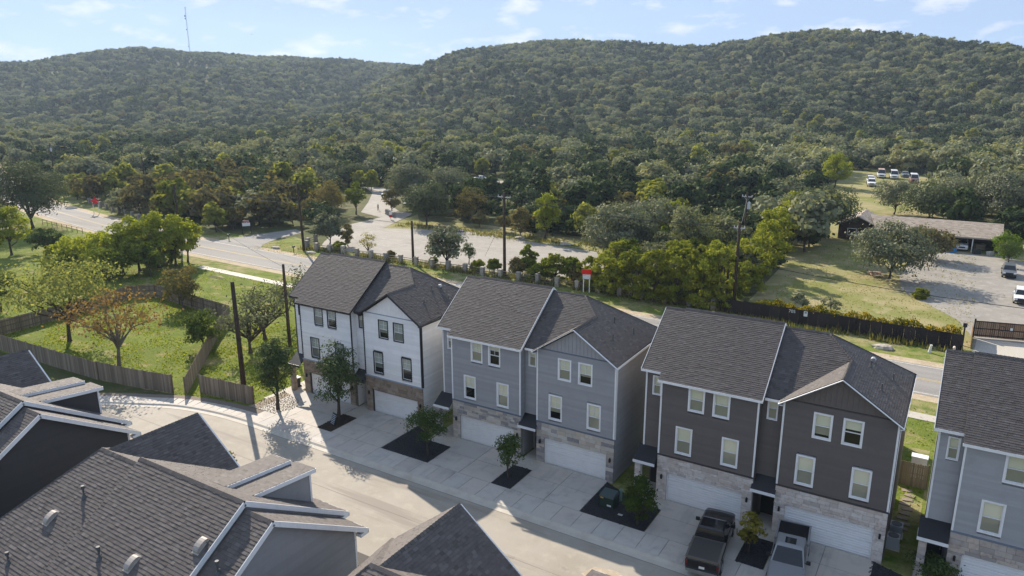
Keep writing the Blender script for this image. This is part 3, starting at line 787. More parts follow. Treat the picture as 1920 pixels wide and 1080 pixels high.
    V = V.build('stone_veneer', mortar, T)
    hm = dict(hmin=.2, hmax=.36, lmin=.35, lmax=.9) if bi in (0, 3) else dict(hmin=.15, hmax=.31, lmin=.3, lmax=.8)
    stones(V, 0, xL, .02, 3.42, 0, stm, [(.72, 5.82, 0, 2.22)], **hm)
    stones(V, xR0, xR1, .02, 3.42, 0, stm, [(8.52, 13.62, 0, 2.22)], **hm)
    for (g0, g1) in ((.80, 5.74), (8.60, 13.54)):
        b = MB()
        b.box(g0 - .075, g0, .06, .18, .0, 2.21).box(g1, g1 + .075, .06, .18, .0, 2.21).box(g0 - .075, g1 + .075, .06, .18, 2.13, 2.215)
        D = b.build('garage_door', WHITE if bi else BLACKT, T)
        for k in range(4):
            b = MB(); za, zb_ = .05 + k * .52, .05 + (k + 1) * .52 - .014
            b.box(g0, g1, .14, .17, za, zb_)
            for r_ in range(3):
                zz_ = za + .03 + r_ * .162
                b.add([(g0 + .01, .136, zz_), (g1 - .01, .136, zz_), (g1 - .01, .122, zz_ + .07), (g0 + .01, .122, zz_ + .07), (g0 + .01, .138, zz_ + .13), (g1 - .01, .138, zz_ + .13)], [(0, 1, 2, 3), (3, 2, 5, 4)])
            b.build('door_section', GDOOR, D)
        for xl in (g0 - .42, g1 + .42):
            MB().box(xl - .06, xl + .06, -.19, -.06, 1.72, 1.98).tube([(xl, -.12, 1.98), (xl, -.12, 2.05)], [.08, .02], 6).build('wall_light', BLACKM, T)
    # --- porches
    for (x0, x1, yf, yb) in ((-1.55, -.02, -.55, SB), (6.38, 7.90, -.32, SB)):
        b = MB().slab([(x0, yf, 2.86), (x1, yf, 2.86), (x1, yb, 3.62), (x0, yb, 3.62)], .06)
        p = b.build('porch_roof', BLACKM, T)
        MB().box(x0 - .02, x1 + .02, yf - .05, yf - .003, 2.68, 2.87).box(x0 - .02, x0 + .02, yf - .003, yb, 2.70, 2.80).build('porch_fascia', WHITE if bi else BLACKT, p)
    pl = MB().box(-1.42, -1.08, -.42, -.08, .1, 2.70).build('porch_pillar', mortar, T)
    z = .12
    while z < 2.62:
        h = min(rng.uniform(.2, .34), 2.70 - z)
        o = link('stone', rng.choice(stm), pl, (-1.25, -.42, z + h / 2)); o.scale = (.40, .05, h - .012)
        o = link('stone', rng.choice(stm), pl, (-1.08, -.25, z + h / 2), R(90)); o.scale = (.40, .05, h - .012)
        z += h
    for x in (-.66, 7.14):
        d = MB().box(x - .47, x + .47, 1.86, 1.94, .12, 2.35).build('entry_door', DOORM, T)
        MB().box(x + .34, x + .38, 1.80, 1.86, 1.05, 1.2).build('door_handle', GREYM, d)
    return T
duplex(0, 'white three-storey duplex with black trim and brown stone base')
duplex(1, 'blue-grey duplex with white trim, between the white and brown ones')
duplex(2, 'dark brown duplex with white trim and pale pink stone base')
duplex(3, 'grey duplex cut off by the right picture edge')
# ================================================================ NEAR HOUSES (this side of the street)
def near_house(dx, dy, label, wallc, vents):
    T = thing('gabled_house', label, 'house', (-30 + dx, 18.3 + dy, 0), group='gabled houses on the near side of the street')
    O = Vector((-30, 18.3, 0)); L = lambda *p: (p[0] - O.x, p[1] - O.y, p[2])
    wm = paint('near_wall_%s' % wallc[0], wallc[1])
    Sf, Sb = .61, .66
    zf = lambda y, zr=9.9, yr=18.35: zr - Sf * (y - yr)
    zb = lambda y, zr=9.9, yr=18.35: zr - Sb * (yr - y)
    XA, X1, X2, XB = -36.6, -33.1, -25.35, -23.55
    planes = dict(
        main_f=[(X1, 24.5, zf(24.5)), (X1, 18.35, 9.9), (X2, 18.35, 9.9), (X2, 24.5, zf(24.5))],
        main_b=[(X1, 12.0, zb(12.0)), (X2, 12.0, zb(12.0)), (X2, 18.35, 9.9), (X1, 18.35, 9.9)],
        right_f=[(X2, 24.0, zf(24.0, 9.5)), (X2, 18.35, 9.5), (XB, 18.35, 9.5), (XB, 24.0, zf(24.0, 9.5))],
        right_b=[(X2, 12.0, zb(12.0, 9.5)), (XB, 12.0, zb(12.0, 9.5)), (XB, 18.35, 9.5), (X2, 18.35, 9.5)],
        left_f=[(-40.6, 24.0, zf(24.0, 9.5)), (XA, 18.35, 9.5), (X1, 18.35, 9.5), (X1, 24.0, zf(24.0, 9.5))],
        left_b=[(-40.4, 12.0, zb(12.0, 9.5)), (X1, 12.0, zb(12.0, 9.5)), (X1, 18.35, 9.5), (XA, 18.35, 9.5)],
        hip=[(-40.6, 24.0, zf(24.0, 9.5)), (-40.4, 12.0, zb(12.0, 9.5)), (XA, 18.35, 9.5)])
    XC = -36.2; zc_ = 9.48; yv = 18.35 + (9.5 - zc_) / Sf; ye = 23.75; hwid = 3.7; ze = zc_ - .79 * hwid
    planes['cross_r'] = [(XC, ye, zc_), (XC + hwid, ye, ze), (XC + hwid, 18.35 + (9.5 - ze) / Sf, ze), (XC, yv, zc_)]
    planes['cross_l'] = [(XC, yv, zc_), (XC - hwid, 18.35 + (9.5 - ze) / Sf, ze), (XC - hwid, ye, ze), (XC, ye, zc_)]
    shed = [(-29.4, -28.1, 23.3, 8.9), (-28.1, -26.7, 23.7, 8.65)]
    for k, (x0, x1, yf, zf_) in enumerate(shed):
        ys = (9.9 + .61 * 18.35 - zf_ - .1 * yf) / .51
        planes['shed%d' % k] = [(x0, yf, zf_), (x0, ys, zf_ + .1 * (yf - ys)), (x1, ys, zf_ + .1 * (yf - ys)), (x1, yf, zf_)]
    b = MB()
    for p in planes.values(): b.slab([L(*q) for q in p], .10)
    Rf = b.build('roof', DECK, T)
    s = Shingles(.165, .25, (.006, .010, .017))
    for k, p in planes.items(): s.plane([L(*q) for q in p])
    dn, up_ = (0, -1, -Sb), (0, 1, -Sf)
    for (x0, x1, z) in ((XA, X1, 9.5), (X1, X2, 9.9), (X2, XB, 9.5)): s.cap(L(x0, 18.35, z), L(x1, 18.35, z), dn, up_, .17)
    s.cap(L(XC, yv, zc_), L(XC, ye, zc_), (-1, 0, -.79), (1, 0, -.79), .15)
    s.cap(L(-40.4, 12.0, zb(12.0, 9.5)), L(XA, 18.35, 9.5), (-1, 0, -.8), dn, .15)
    s.build('shingles', SH_N, Rf)
    # walls
    b = MB()
    def gable(x0, x1, zr, y0=12.5, y1=23.4):
        pr_ = [(y0, 0), (y1, 0), (y1, zf(y1, zr) - .13), (18.35, zr - .13), (y0, zb(y0, zr) - .13)]; n = 5
        b.add([L(x0, p[0], p[1]) for p in pr_] + [L(x1, p[0], p[1]) for p in pr_], [tuple(range(n)), tuple(range(2 * n - 1, n - 1, -1))] + [(i, i + n, (i + 1) % n + n, (i + 1) % n) for i in range(n)])
    gable(X1, X2 - .06, 9.9, 12.5, 23.9); gable(X2 - .06, XB - .3, 9.5); 
    b.box(-40.0 - O.x, X1 - O.x, 12.6 - O.y, 23.3 - O.y, 0, 5.6)
    x0, x1 = XC - hwid + .35, XC + hwid - .35
    b.add([L(x0, 23.4, 0), L(x1, 23.4, 0), L(x1, 23.4, ze + .2), L(XC, 23.4, zc_ - .15), L(x0, 23.4, ze + .2), L(x0, 20, 0), L(x1, 20, 0), L(x1, 20, ze), L(XC, 20, zc_ - .3), L(x0, 20, ze)], [(0, 1, 2, 3, 4), (9, 8, 7, 6, 5), (1, 6, 7, 2), (2, 7, 8, 3), (3, 8, 9, 4), (4, 9, 5, 0)])
    # dormer walls
    for (xa, xb, yf, zt) in ((-29.3, -28.14, 23.1, 8.75), (-28.14, -26.85, 23.45, 8.52)):
        b.add([L(xa, 19.9, zt + .2), L(xb, 19.9, zt + .2), L(xb, yf, zt), L(xa, yf, zt), L(xa, 19.9, 6), L(xb, 19.9, 6), L(xb, yf, 6), L(xa, yf, 6)], [(3, 2, 1, 0), (4, 5, 6, 7), (0, 1, 5, 4), (1, 2, 6, 5), (2, 3, 7, 6), (3, 0, 4, 7)])
    b.build('wall', wm, T)
    # lap boards on the gable end that faces the next house
    b = MB()
    lap(b, (XB - .3 - O.x, 12.5 - O.y), (0, 1), 10.9, .1, 9.3, (1, 0), clip=lambda z: ((max(12.5, 18.35 - (9.32 - z) / Sb) - 12.5), (min(23.4, 18.35 + (9.32 - z) / Sf) - 12.5)))
    o = b.build('lap_siding', wm, T); o['kind'] = 'stuff'; o.data.attributes.new('tint', 'FLOAT', 'FACE').data.foreach_set('value', b.tint)
    # fascia and corner trim, white
    b = MB()
    for (x, zr, ye_) in ((XB + .02, 9.5, 24.0), (X2 + .02, 9.9, 24.5)):
        b.beam(L(x, 18.35, zr - .11), L(x, ye_, zf(ye_, zr) - .11), .04, .24); b.beam(L(x, 18.35, zr - .11), L(x, 12.0, zb(12.0, zr) - .11), .04, .24)
    for (x0, x1, y, zr) in ((X2, XB + .03, 24.02, 9.5), (X1, X2 + .03, 24.52, 9.9)):
        z = zf(y, zr); b.box(x0 - O.x, x1 - O.x, y - O.y, y + .04 - O.y, z - .22, z - .01)
    for (x, xc_) in ((XC + hwid + .03, XC), (XC - hwid - .03, XC)): b.beam(L(x, ye + .02, ze - .1), L(XC, ye + .02, zc_ - .1), .04, .22, (0, 1, 0))
    for k, (x0, x1, yf, z) in enumerate(shed):
        b.box(x0 - O.x, x1 + .03 - O.x, yf - O.y, yf + .035 - O.y, z - .2, z - .005)
        ys = (9.9 + .61 * 18.35 - z - .1 * yf) / .51
        b.beam(L(x1 + .018, yf + .03, z - .115), L(x1 + .018, ys + .1, z + .1 * (yf - ys) - .125), .035, .22)
    b.box(XB - .32 - O.x, XB - .24 - O.x, 23.32 - O.y, 23.44 - O.y, 0, zf(23.4, 9.5) - .2)
    b.box(-26.88 - O.x, -26.81 - O.x, 23.38 - O.y, 23.49 - O.y, 6.7, 8.5)
    # boxed eave returns
    b.box(XB - .3 - O.x, XB + .03 - O.x, 23.5 - O.y, 24.05 - O.y, 5.78, 5.95); b.box(X2 - .3 - O.x, X2 + .03 - O.x, 24.0 - O.y, 24.55 - O.y, 5.90, 6.06)
    b.build('fascia', WHITE, Rf)
    # low porch roof in front
    b = MB().slab([L(-31.5, 24.0, 3.6), L(XB + .6, 24.0, 3.6), L(XB + .6, 25.6, 2.9), L(-31.5, 25.6, 2.9)], .12)
    b.build('porch_roof', SH_A, T)
    if vents:
        for (x, y, z) in ((-35.9, 15.1, 7.35), (-25.9, 16.4, 8.6), (-28.7, 14.87, 7.6)):
            b = MB(); n = 9; w = .17; pts = []
            for i in range(n):
                a = math.pi * i / (n - 1)
                pts.append((-math.cos(a) * .36, math.sin(a) ** .7 * .19))
            vs_ = [(p, -w, q) for p, q in pts] + [(p, w, q) for p, q in pts]
            b.add([(v[1], v[0], v[2]) for v in vs_], [(i, i + 1, i + 1 + n, i + n) for i in range(n - 1)] + [tuple(range(n))[::-1], tuple(range(n, 2 * n))])
            b.box(-.22, .22, -.42, .42, -.03, .012)
            o = b.build('roof_vent', VENTM, Rf, L(x, y, z + .02)); o.rotation_euler = (math.atan(Sb), 0, 0)
        for (x, y, z) in ((-34.9, 16.3, 8.2), (-36.0, 13.05, 6.0), (-30.6, 14.5, 7.37), (-24.4, 16.05, 8.0)):
            b = MB().tube([(0, 0, -.1), (0, 0, .5)], .05, 8).tube([(0, 0, .46), (0, 0, .62)], .085, 8).tube([(0, 0, -.05), (0, 0, .14)], [.17, .06], 8).tube([(.0, 0, .2), (.16, 0, .26)], .04, 6)
            b.build('vent_pipe', PIPE, Rf, L(x, y, z))
    return T
near_house(-20.3, .5, 'house with dark charcoal gable wall at the left edge', ('charcoal', (.062, .059, .058)), False)
near_house(0, 0, 'big brown-shingled house with roof vents at the bottom left', ('grey', (.31, .31, .31)), True)
near_house(18.67, 0, 'house whose pointed shingle gable rises at the bottom centre', ('grey', (.31, .31, .31)), False)

# ================================================================ VEHICLES
GLASSB = mat('car_glass', (.012, .014, .017), .06, .6)
TYRE = mat('tyre_rubber', (.018, .018, .018), .85, .2)
RIM = mat('wheel_rim', (.35, .35, .36), .35, .5, .8)
LAMP_W = mat('headlamp', (.65, .66, .68), .15, .6); LAMP_R = mat('tail_lamp', (.10, .006, .006), .2, .6)
PLATE = mat('plate_white', (.75, .75, .74), .5, .3); CHROME = mat('chrome_trim', (.55, .55, .56), .15, .6, 1.0)
PLASTIC = mat('black_plastic', (.02, .02, .022), .6, .3)
def carpaint(name, c, r=.22):
    m = mat(name, c, r, .5); m.node_tree.nodes['Principled BSDF'].inputs['Coat Weight'].default_value = .25; return m
def loft(b, st):
    """st: list of (y, [(x,z)...]) half-sections from centre top to centre bottom, mirrored"""
    rings = []
    for y, h in st:
        ring = [(x, y, z) for x, z in h] + [(-x, y, z) for x, z in reversed(h[1:-1])]
        rings.append(ring)
    n = len(rings[0]); k = len(b.v)
    for r_ in rings: b.v += r_
    for i in range(len(rings) - 1):
        for j in range(n):
            b.f.append((k + i * n + j, k + i * n + (j + 1) % n, k + (i + 1) * n + (j + 1) % n, k + (i + 1) * n + j)); b.m.append(b.cur)
    b.f.append(tuple(k + j for j in range(n))); b.m.append(b.cur)
    b.f.append(tuple(k + (len(rings) - 1) * n + j for j in reversed(range(n)))); b.m.append(b.cur)
def sec(w, zt, crown=.03, zb=.30): return [(0, zt + crown), (w * .55, zt + crown * .8), (w * .86, zt), (w * .96, zt - .06), (w, zt - .24), (w * .995, .62), (w * .95, zb), (w * .5, zb - .02), (0, zb - .02)]
def vehicle(kind, label, cat, loc, rz, pm, group=None, cover=None, detail=True, name=None, roofm=None, bedm=None):
    """front of the vehicle looks along +Y before rotation"""
    T = thing(name or {'pickup': 'pickup_truck', 'suv': 'parked_suv', 'van': 'parked_van', 'sedan': 'parked_car'}[kind], label, cat, loc, rz, group)
    if kind == 'pickup': Lr, Lf, W, belt, top = -3.2, 3.15, .99, 1.22, 1.92
    elif kind == 'van': Lr, Lf, W, belt, top = -2.6, 2.5, .98, 1.25, 2.2
    elif kind == 'suv': Lr, Lf, W, belt, top = -2.35, 2.35, .93, 1.08, 1.75
    else: Lr, Lf, W, belt, top = -2.3, 2.3, .90, .95, 1.45
    hood = belt - .06
    b = MB()
    loft(b, [(Lr, sec(W * .93, belt - .10, .0, .45)), (Lr + .06, sec(W * .98, belt - .01, .01, .38)), (Lr + .5, sec(W, belt + .02, .02)), (-.6, sec(W, belt, .02)), (1.0, sec(W, belt, .03)), (1.35, sec(W, hood, .06)), (Lf - .55, sec(W * .98, hood - .06, .05)), (Lf - .14, sec(W * .93, hood - .14, .03, .36)), (Lf, sec(W * .84, hood - .34, .0, .45))])
    b.build('body', pm, T, smooth=False)
    # cabin
    if kind == 'pickup': y0, y1, t0, t1 = -.95, 1.35, -.80, .55
    elif kind == 'van': y0, y1, t0, t1 = -2.5, 1.75, -2.42, .95
    elif kind == 'suv': y0, y1, t0, t1 = -2.25, 1.05, -1.95, .30
    else: y0, y1, t0, t1 = -1.75, 1.05, -1.0, .30
    wb, wt_ = W * .93, W * .76
    zb_ = belt - .03
    c = MB()
    A = [(-wb, y0, zb_), (wb, y0, zb_), (wb, y1, zb_), (-wb, y1, zb_)]
    e = .07
    Bt = [(-wt_, t0, top - e), (wt_, t0, top - e), (wt_, t1, top - e), (-wt_, t1, top - e)]
    Ct = [(-wt_ + .1, t0 + .14, top), (wt_ - .1, t0 + .14, top), (wt_ - .1, t1 - .2, top), (-wt_ + .1, t1 - .2, top)]
    fs = []
    for i in range(4):
        j = (i + 1) % 4; fs += [(i, j, j + 4, i + 4), (i + 4, j + 4, j + 8, i + 8)]
    fs.append((8, 9, 10, 11))
    c.add(A + Bt + Ct, fs)
    cab = c.build('cabin', roofm or pm, T)
    def pane(nm, q, off):
        q = [Vector(p) for p in q]; n = (q[1] - q[0]).cross(q[3] - q[0]).normalized(); ctr = sum(q, Vector()) / 4
        if n.dot(ctr - Vector((0, (y0 + y1) / 2, 1.4))) < 0: n = -n
        q = [ctr + (p - ctr) * .90 + n * .008 for p in q]
        MB().slab([tuple(p) for p in q], .004).build(nm, GLASSB, cab)
    pane('windshield', [A[3], A[2], Bt[2], Bt[3]], 0); pane('rear_window', [A[0], A[1], Bt[1], Bt[0]], 0)
    for sx, (p, q, r_, s_) in ((1, (A[1], A[2], Bt[2], Bt[1])), (-1, (A[0], A[3], Bt[3], Bt[0]))):
        nseg = 3 if kind in ('suv', 'van') else 2
        for i in range(nseg):
            f0, f1 = i / nseg, (i + 1) / nseg
            lp = lambda a_, b_, f: tuple(Vector(a_).lerp(Vector(b_), f))
            pane('side_window', [lp(p, q, f0), lp(p, q, f1), lp(s_, r_, f1), lp(s_, r_, f0)], 0)
    # wheels with arches
    wr = .40 if kind in ('pickup', 'van') else .34
    for sx in (-1, 1):
        for y in (Lr + 1.05, Lf - 1.0):
            t = MB().tube([(sx * (W - .24), y, wr), (sx * (W - .02), y, wr)], wr, 14).build('wheel', TYRE, T)
            MB().tube([(sx * (W - .05), y, wr), (sx * (W + .005), y, wr)], wr * .62, 10).build('rim', RIM, t)
            MB().tube([(sx * (W - .10), y, wr), (sx * (W + .012), y, wr)], wr * 1.16, 14).build('wheel_arch', PLASTIC, T)
            t.location = (sx * .025, 0, 0)
    if detail:
        for sx in (-1, 1):
            MB().box(sx * (wb + .16) - .12, sx * (wb + .16) + .12, y1 - .48, y1 - .36, belt + .02, belt + .22).beam((sx * wb * .95, y1 - .4, belt + .06), (sx * (wb + .1), y1 - .42, belt + .1), .05, .05).build('mirror', PLASTIC if kind == 'pickup' else pm, T)
        MB().box(-W * .9, W * .9, Lf - .06, Lf + .09, .42, .62).build('bumper', CHROME if kind == 'pickup' else PLASTIC, T)
        MB().box(-W * .9, W * .9, Lr - .10, Lr + .05, .42, .60).build('bumper', CHROME if kind == 'pickup' else PLASTIC, T)
        MB().box(-.16, .16, Lr - .025, Lr - .004, .70, .84).build('license_plate', PLATE, T)
    MB().box(-W * .5, W * .5, Lf - .03, Lf + .025, .64, .90).build('grille', PLASTIC, T)
    for sx in (-1, 1):
        MB().box(sx * W * .74 - .17, sx * W * .74 + .17, Lf - .16, Lf - .01, .74, .92).build('headlight', LAMP_W, T)
        MB().box(sx * W * .90 - .07, sx * W * .90 + .07, Lr - .012, Lr + .07, .75, 1.08).build('tail_light', LAMP_R, T)
    if kind == 'pickup':
        bz = belt + .03
        rail = MB().box(-W + .02, -W + .14, Lr + .02, -1.0, bz - .05, bz + .07).box(W - .14, W - .02, Lr + .02, -1.0, bz - .05, bz + .07).box(-W + .14, W - .14, Lr + .0, Lr + .10, bz - .05, bz + .06).box(-W + .14, W - .14, -1.06, -.98, bz - .05, bz + .06)
        bedp = rail.build('cargo_bed', bedm or pm, T)
        MB().box(-W + .145, W - .145, Lr + .105, -1.065, bz - .04, bz + .035).build('tonneau_cover', cover or PLASTIC, bedp)
        if detail: MB().box(-.30, .30, -.35, .28, top + .001, top + .012).build('sunroof', GLASSB, cab)
    return T
vehicle('pickup', 'black pickup truck parked nose-in at the brown duplex', 'pickup', (-10.45, 40.05, .15), R(6.5), carpaint('paint_black', (.008, .008, .010), .15), cover=mat('tonneau_sheen', (.055, .053, .05), .3, .5), bedm=mat('bed_rail_tan', (.11, .10, .085), .4, .4))
vehicle('pickup', 'silver-white pickup with black bed cover backed up to the garage', 'pickup', (-6.0, 40.45, .15), R(180 + 6), carpaint('paint_silver', (.22, .225, .23), .35), cover=mat('tonneau_matte', (.012, .012, .013), .8, .2))
WPAINT = carpaint('paint_white', (.72, .72, .72), .3)
vehicle('suv', 'white estate car on the pale yard driveway at the right edge', 'car', (8.3, 117.5, .03), R(178), WPAINT, 'vehicles in the ranch yard')
vehicle('suv', 'dark grey car near the fence on the yard driveway', 'car', (7.3, 134.0, .03), R(180), carpaint('paint_grey', (.08, .09, .10), .3), 'vehicles in the ranch yard')
for (lab, kd, ct, x, y, pm, rm) in (
        ('white car with roof rack, nearest of the field vehicles', 'suv', 'car', -24.9, 249.5, WPAINT, None),
        ('white car parked directly behind the nearest field vehicle', 'suv', 'car', -26.0, 257.5, WPAINT, None),
        ('white van with a rusty roof on the field', 'van', 'van', -25.0, 277.0, WPAINT, mat('rust_roof', (.30, .15, .09), .8, .2, var=((.45, .38, .34), 1, .4, .6))),
        ('plain white van in the middle of the field vehicles', 'van', 'van', -21.0, 275.0, WPAINT, None),
        ('grey-blue car, half hidden among the field vehicles', 'sedan', 'car', -18.3, 283.0, carpaint('paint_bluegrey', (.20, .25, .28)), None),
        ('rust-red van with a pale roof at the right of the field', 'van', 'van', -14.5, 265.5, carpaint('paint_rust', (.20, .07, .05), .5), WPAINT)):
    vehicle(kd, lab, ct, (x, y, .02), R(188), pm, 'vehicles parked on the field', detail=False, roofm=rm).scale = (1.3, 1.3, 1.3)
vehicle('suv', 'dark car under the oaks on the left park lane', 'car', (-137.5, 155.5, .03), R(200), carpaint('paint_teal', (.05, .09, .10)), 'cars in the park', detail=False)
vehicle('sedan', 'pale car half hidden behind the park lane trees', 'car', (-119.5, 144.5, .03), R(120), carpaint('paint_pale', (.45, .52, .55)), 'cars in the park', detail=False)
vehicle('sedan', 'white car parked on the far lane behind the oaks', 'car', (-138, 202.5, .04), R(95), WPAINT, 'cars in the park', detail=False)
vehicle('pickup', 'old white pickup inside the ranch house carport', 'pickup', (0.6, 154.2, .05), R(182), WPAINT, detail=False, cover=PLASTIC)
# ================================================================ FENCES, WALLS, GATE
WOOD = mat('fence_wood', (.26, .205, .15), .9, .15, attr=[(0, (.17, .135, .10)), (.6, (.255, .205, .15)), (1, (.33, .275, .21))], var=((.20, .17, .14), 6, .5, .75, 4, (1, 1, .12)))
WOOD_D = mat('dark_fence_wood', (.04, .032, .03), .9, .15, attr=[(0, (.026, .022, .022)), (1, (.050, .041, .038))])
POLEM = mat('pole_wood', (.055, .038, .028), .9, .15, var=[((.09, .066, .05), 3, .45, .7, 5, (4, 4, .3)), ((.03, .022, .018), 2, .5, .7)], bump=(12, .4, .02))
def board_fence(label, pts, h, m, bw=.145, group=None, name='board_fence', post=2.4):
    T = thing(name, label, 'fence', (pts[0][0], pts[0][1], 0), group=group); o0 = Vector((pts[0][0], pts[0][1], 0))
    V = []; F = []; tint = []
    for i in range(len(pts) - 1):
        a = Vector((*pts[i], 0)); c = Vector((*pts[i + 1], 0)); d = (c - a); Ln = d.length; d.normalize(); n = Vector((-d.y, d.x, 0))
        k = max(1, round(Ln / bw)); bw_ = Ln / k
        for j in range(k):
            p = a + d * (j * bw_ + .006) - o0; q = a + d * ((j + 1) * bw_ - .006) - o0; t = rng.uniform(-.008, .008); hh = h + rng.uniform(-.03, .03); s = len(V)
            for (w, dd) in ((p, -.011 + t), (q, -.011 + t), (q, .011 + t), (p, .011 + t)):
                V.append(tuple(w + n * dd + Vector((0, 0, .03))))
            for (w, dd) in ((p, -.011 + t), (q, -.011 + t), (q, .011 + t), (p, .011 + t)):
                V.append(tuple(w + n * dd + Vector((0, 0, hh))))
            F += [tuple(x + s for x in f) for f in BOXF[1:]]; tint += [rng.random()] * 5
        rb = MB()
        for z in (.35, h * .55, h - .25): rb.beam(a - o0 + n * .04 + Vector((0, 0, z)), c - o0 + n * .04 + Vector((0, 0, z)), .05, .09)
        rb.build('rail', m, T)
        np_ = max(1, int(Ln / post))
        for j in range(np_ + (1 if i == len(pts) - 2 else 0)):
            p = a + d * (Ln * j / np_) - o0 + n * .09
            MB().box(p.x - .05, p.x + .05, p.y - .05, p.y + .05, 0, h + .05).build('post', m, T)
    me = bpy.data.meshes.new('fence_boards'); me.from_pydata(V, [], F); me.materials.append(m)
    at = me.attributes.new('tint', 'FLOAT', 'FACE'); at.data.foreach_set('value', tint)
    o = link('fence_boards', me, T); o['kind'] = 'stuff'
    return T
board_fence('long wooden fence along the near side of the lawn, at the left edge', [(-104, 35.0), (-89, 35.5), (-78, 35.9), (-70.9, 36.2)], 1.9, WOOD)
board_fence('wooden fence facing the turning circle, left of the gap', [(-70.8, 36.3), (-66, 37.0), (-61.4, 37.95)], 1.9, WOOD)
board_fence('wooden fence running diagonally up the lawn', [(-59.9, 38.4), (-66.3, 45.0), (-72.7, 51.7), (-76.6, 56.3)], 1.85, WOOD)
board_fence('wooden fence at the back and left end of the lawn', [(-76.8, 56.4), (-85.5, 57.2), (-94.9, 58.0), (-97.2, 55.6), (-95.9, 47.9), (-94.6, 38.0)], 1.85, WOOD)
board_fence('short wooden fence piece behind the near brown pole', [(-59.3, 39.4), (-56.5, 39.7), (-52.6, 40.1)], 1.85, WOOD)
board_fence('wooden fence closing the gap beside the brown duplex', [(-1.95, 55.2), (.35, 55.2)], 1.85, WOOD)
board_fence('wooden fence end-on behind the brown duplex', [(-1.7, 55.4), (-1.7, 62)], 1.85, WOOD)
dark = board_fence('dark brown fence along the main road on the right', [(-24.6, 91.7), (-12, 91.2), (1.9, 90.5)], 1.85, WOOD_D, bw=1.15)
def text_mesh(name, s, size, m, parent, loc, rot):
    cu = bpy.data.curves.new('txt', 'FONT'); cu.body = s; cu.size = size; cu.extrude = .006
    ob = bpy.data.objects.new('txt', cu); COL.objects.link(ob)
    me = bpy.data.meshes.new_from_object(ob.evaluated_get(bpy.context.evaluated_depsgraph_get()))
    bpy.data.objects.remove(ob); bpy.data.curves.remove(cu)
    me.materials.clear(); me.materials.append(m); me.name = name
    o = link(name, me, parent, loc); o.rotation_euler = rot; return o
text_mesh('house_number', '705', .55, PLATE, dark, (24.6 - 16.6, 91.36 - 91.7 - .06, 1.35), (R(90), 0, R(-2)))
MB().box(-.22, .22, -.012, .012, -.32, .32).build('notice_board', PLATE, dark, (24.6 - 14.6, 91.28 - 91.7 - .05, 1.45))
MB().box(-.13, .13, -.003, .003, .0, .2).build('notice_print', mat('print_grey', (.25, .25, .27)), dark, (24.6 - 14.6, 91.28 - 91.7 - .066, 1.5))
# low wire fence by the road on the left
T = thing('wire_fence', 'low rail fence along the road at the far left', 'fence', (-172, 81.3, 0))
for k in range(9): MB().tube([(k * 2.4, -.22 * k, 0), (k * 2.4, -.22 * k, 1.2)], .05, 5).build('post', POLEM, T)
for z in (.6, 1.15): MB().tube([(0, 0, z), (19.2, -1.76, z)], .035, 4).build('rail', POLEM, T)
# timber gate
GW = mat('gate_wood', (.17, .095, .055), .8, .2, rnd=[(.15, .085, .05), (.20, .115, .066), (.13, .075, .045), (.23, .14, .085)])
T = thing('timber_gate', 'brown timber driveway gate with an iron ring ornament', 'gate', (3.0, 96.5, 0))
for i in range(26):
    w = 5.2 / 26
    MB().box(i * w + .008, (i + 1) * w - .008, i * w * .23 - .012, i * w * .23 + .03, .15, 2.05 + rng.uniform(-.01, .01)).build('board', GW, T)
for z in (.35, 1.15, 1.98): MB().beam((0, -.05, z), (5.2, 1.146, z), .05, .10).build('rail', WOOD_D, T)
for x in (-.1, 5.3): MB().box(x - .09, x + .09, x * .23 - .09, x * .23 + .09, 0, 2.25).build('gate_post', WOOD_D, T)
ring = [(2.6 + .27 * math.cos(a), .52 , 1.35 + .27 * math.sin(a)) for a in np.linspace(0, 2 * math.pi, 17)]
MB().tube(ring, .035, 5).build('iron_ring', BLACKM, T)
MB().box(3.35, 3.6, .66, .69, 1.2, 1.5).build('pale_plaque', PLATE, T)
T = thing('gate_wing_fence', 'reddish wing fence between the dark fence and the gate', 'fence', (2.7, 91.6, 0))
for i in range(22):
    MB().box(-.015, .02, i * .21 + .006, (i + 1) * .21 - .006, .05, 1.9 + rng.uniform(-.02, .02)).build('board', GW, T)
T = thing('gate_keypad_post', 'wooden post with a black box at the fence end by the gate', 'post', (1.9, 92.6, 0))
MB().box(-.08, .08, -.08, .08, 0, 2.2).build('post', WOOD_D, T); MB().box(-.2, .2, -.28, .14, 2.2, 2.6).build('box', BLACKM, T)
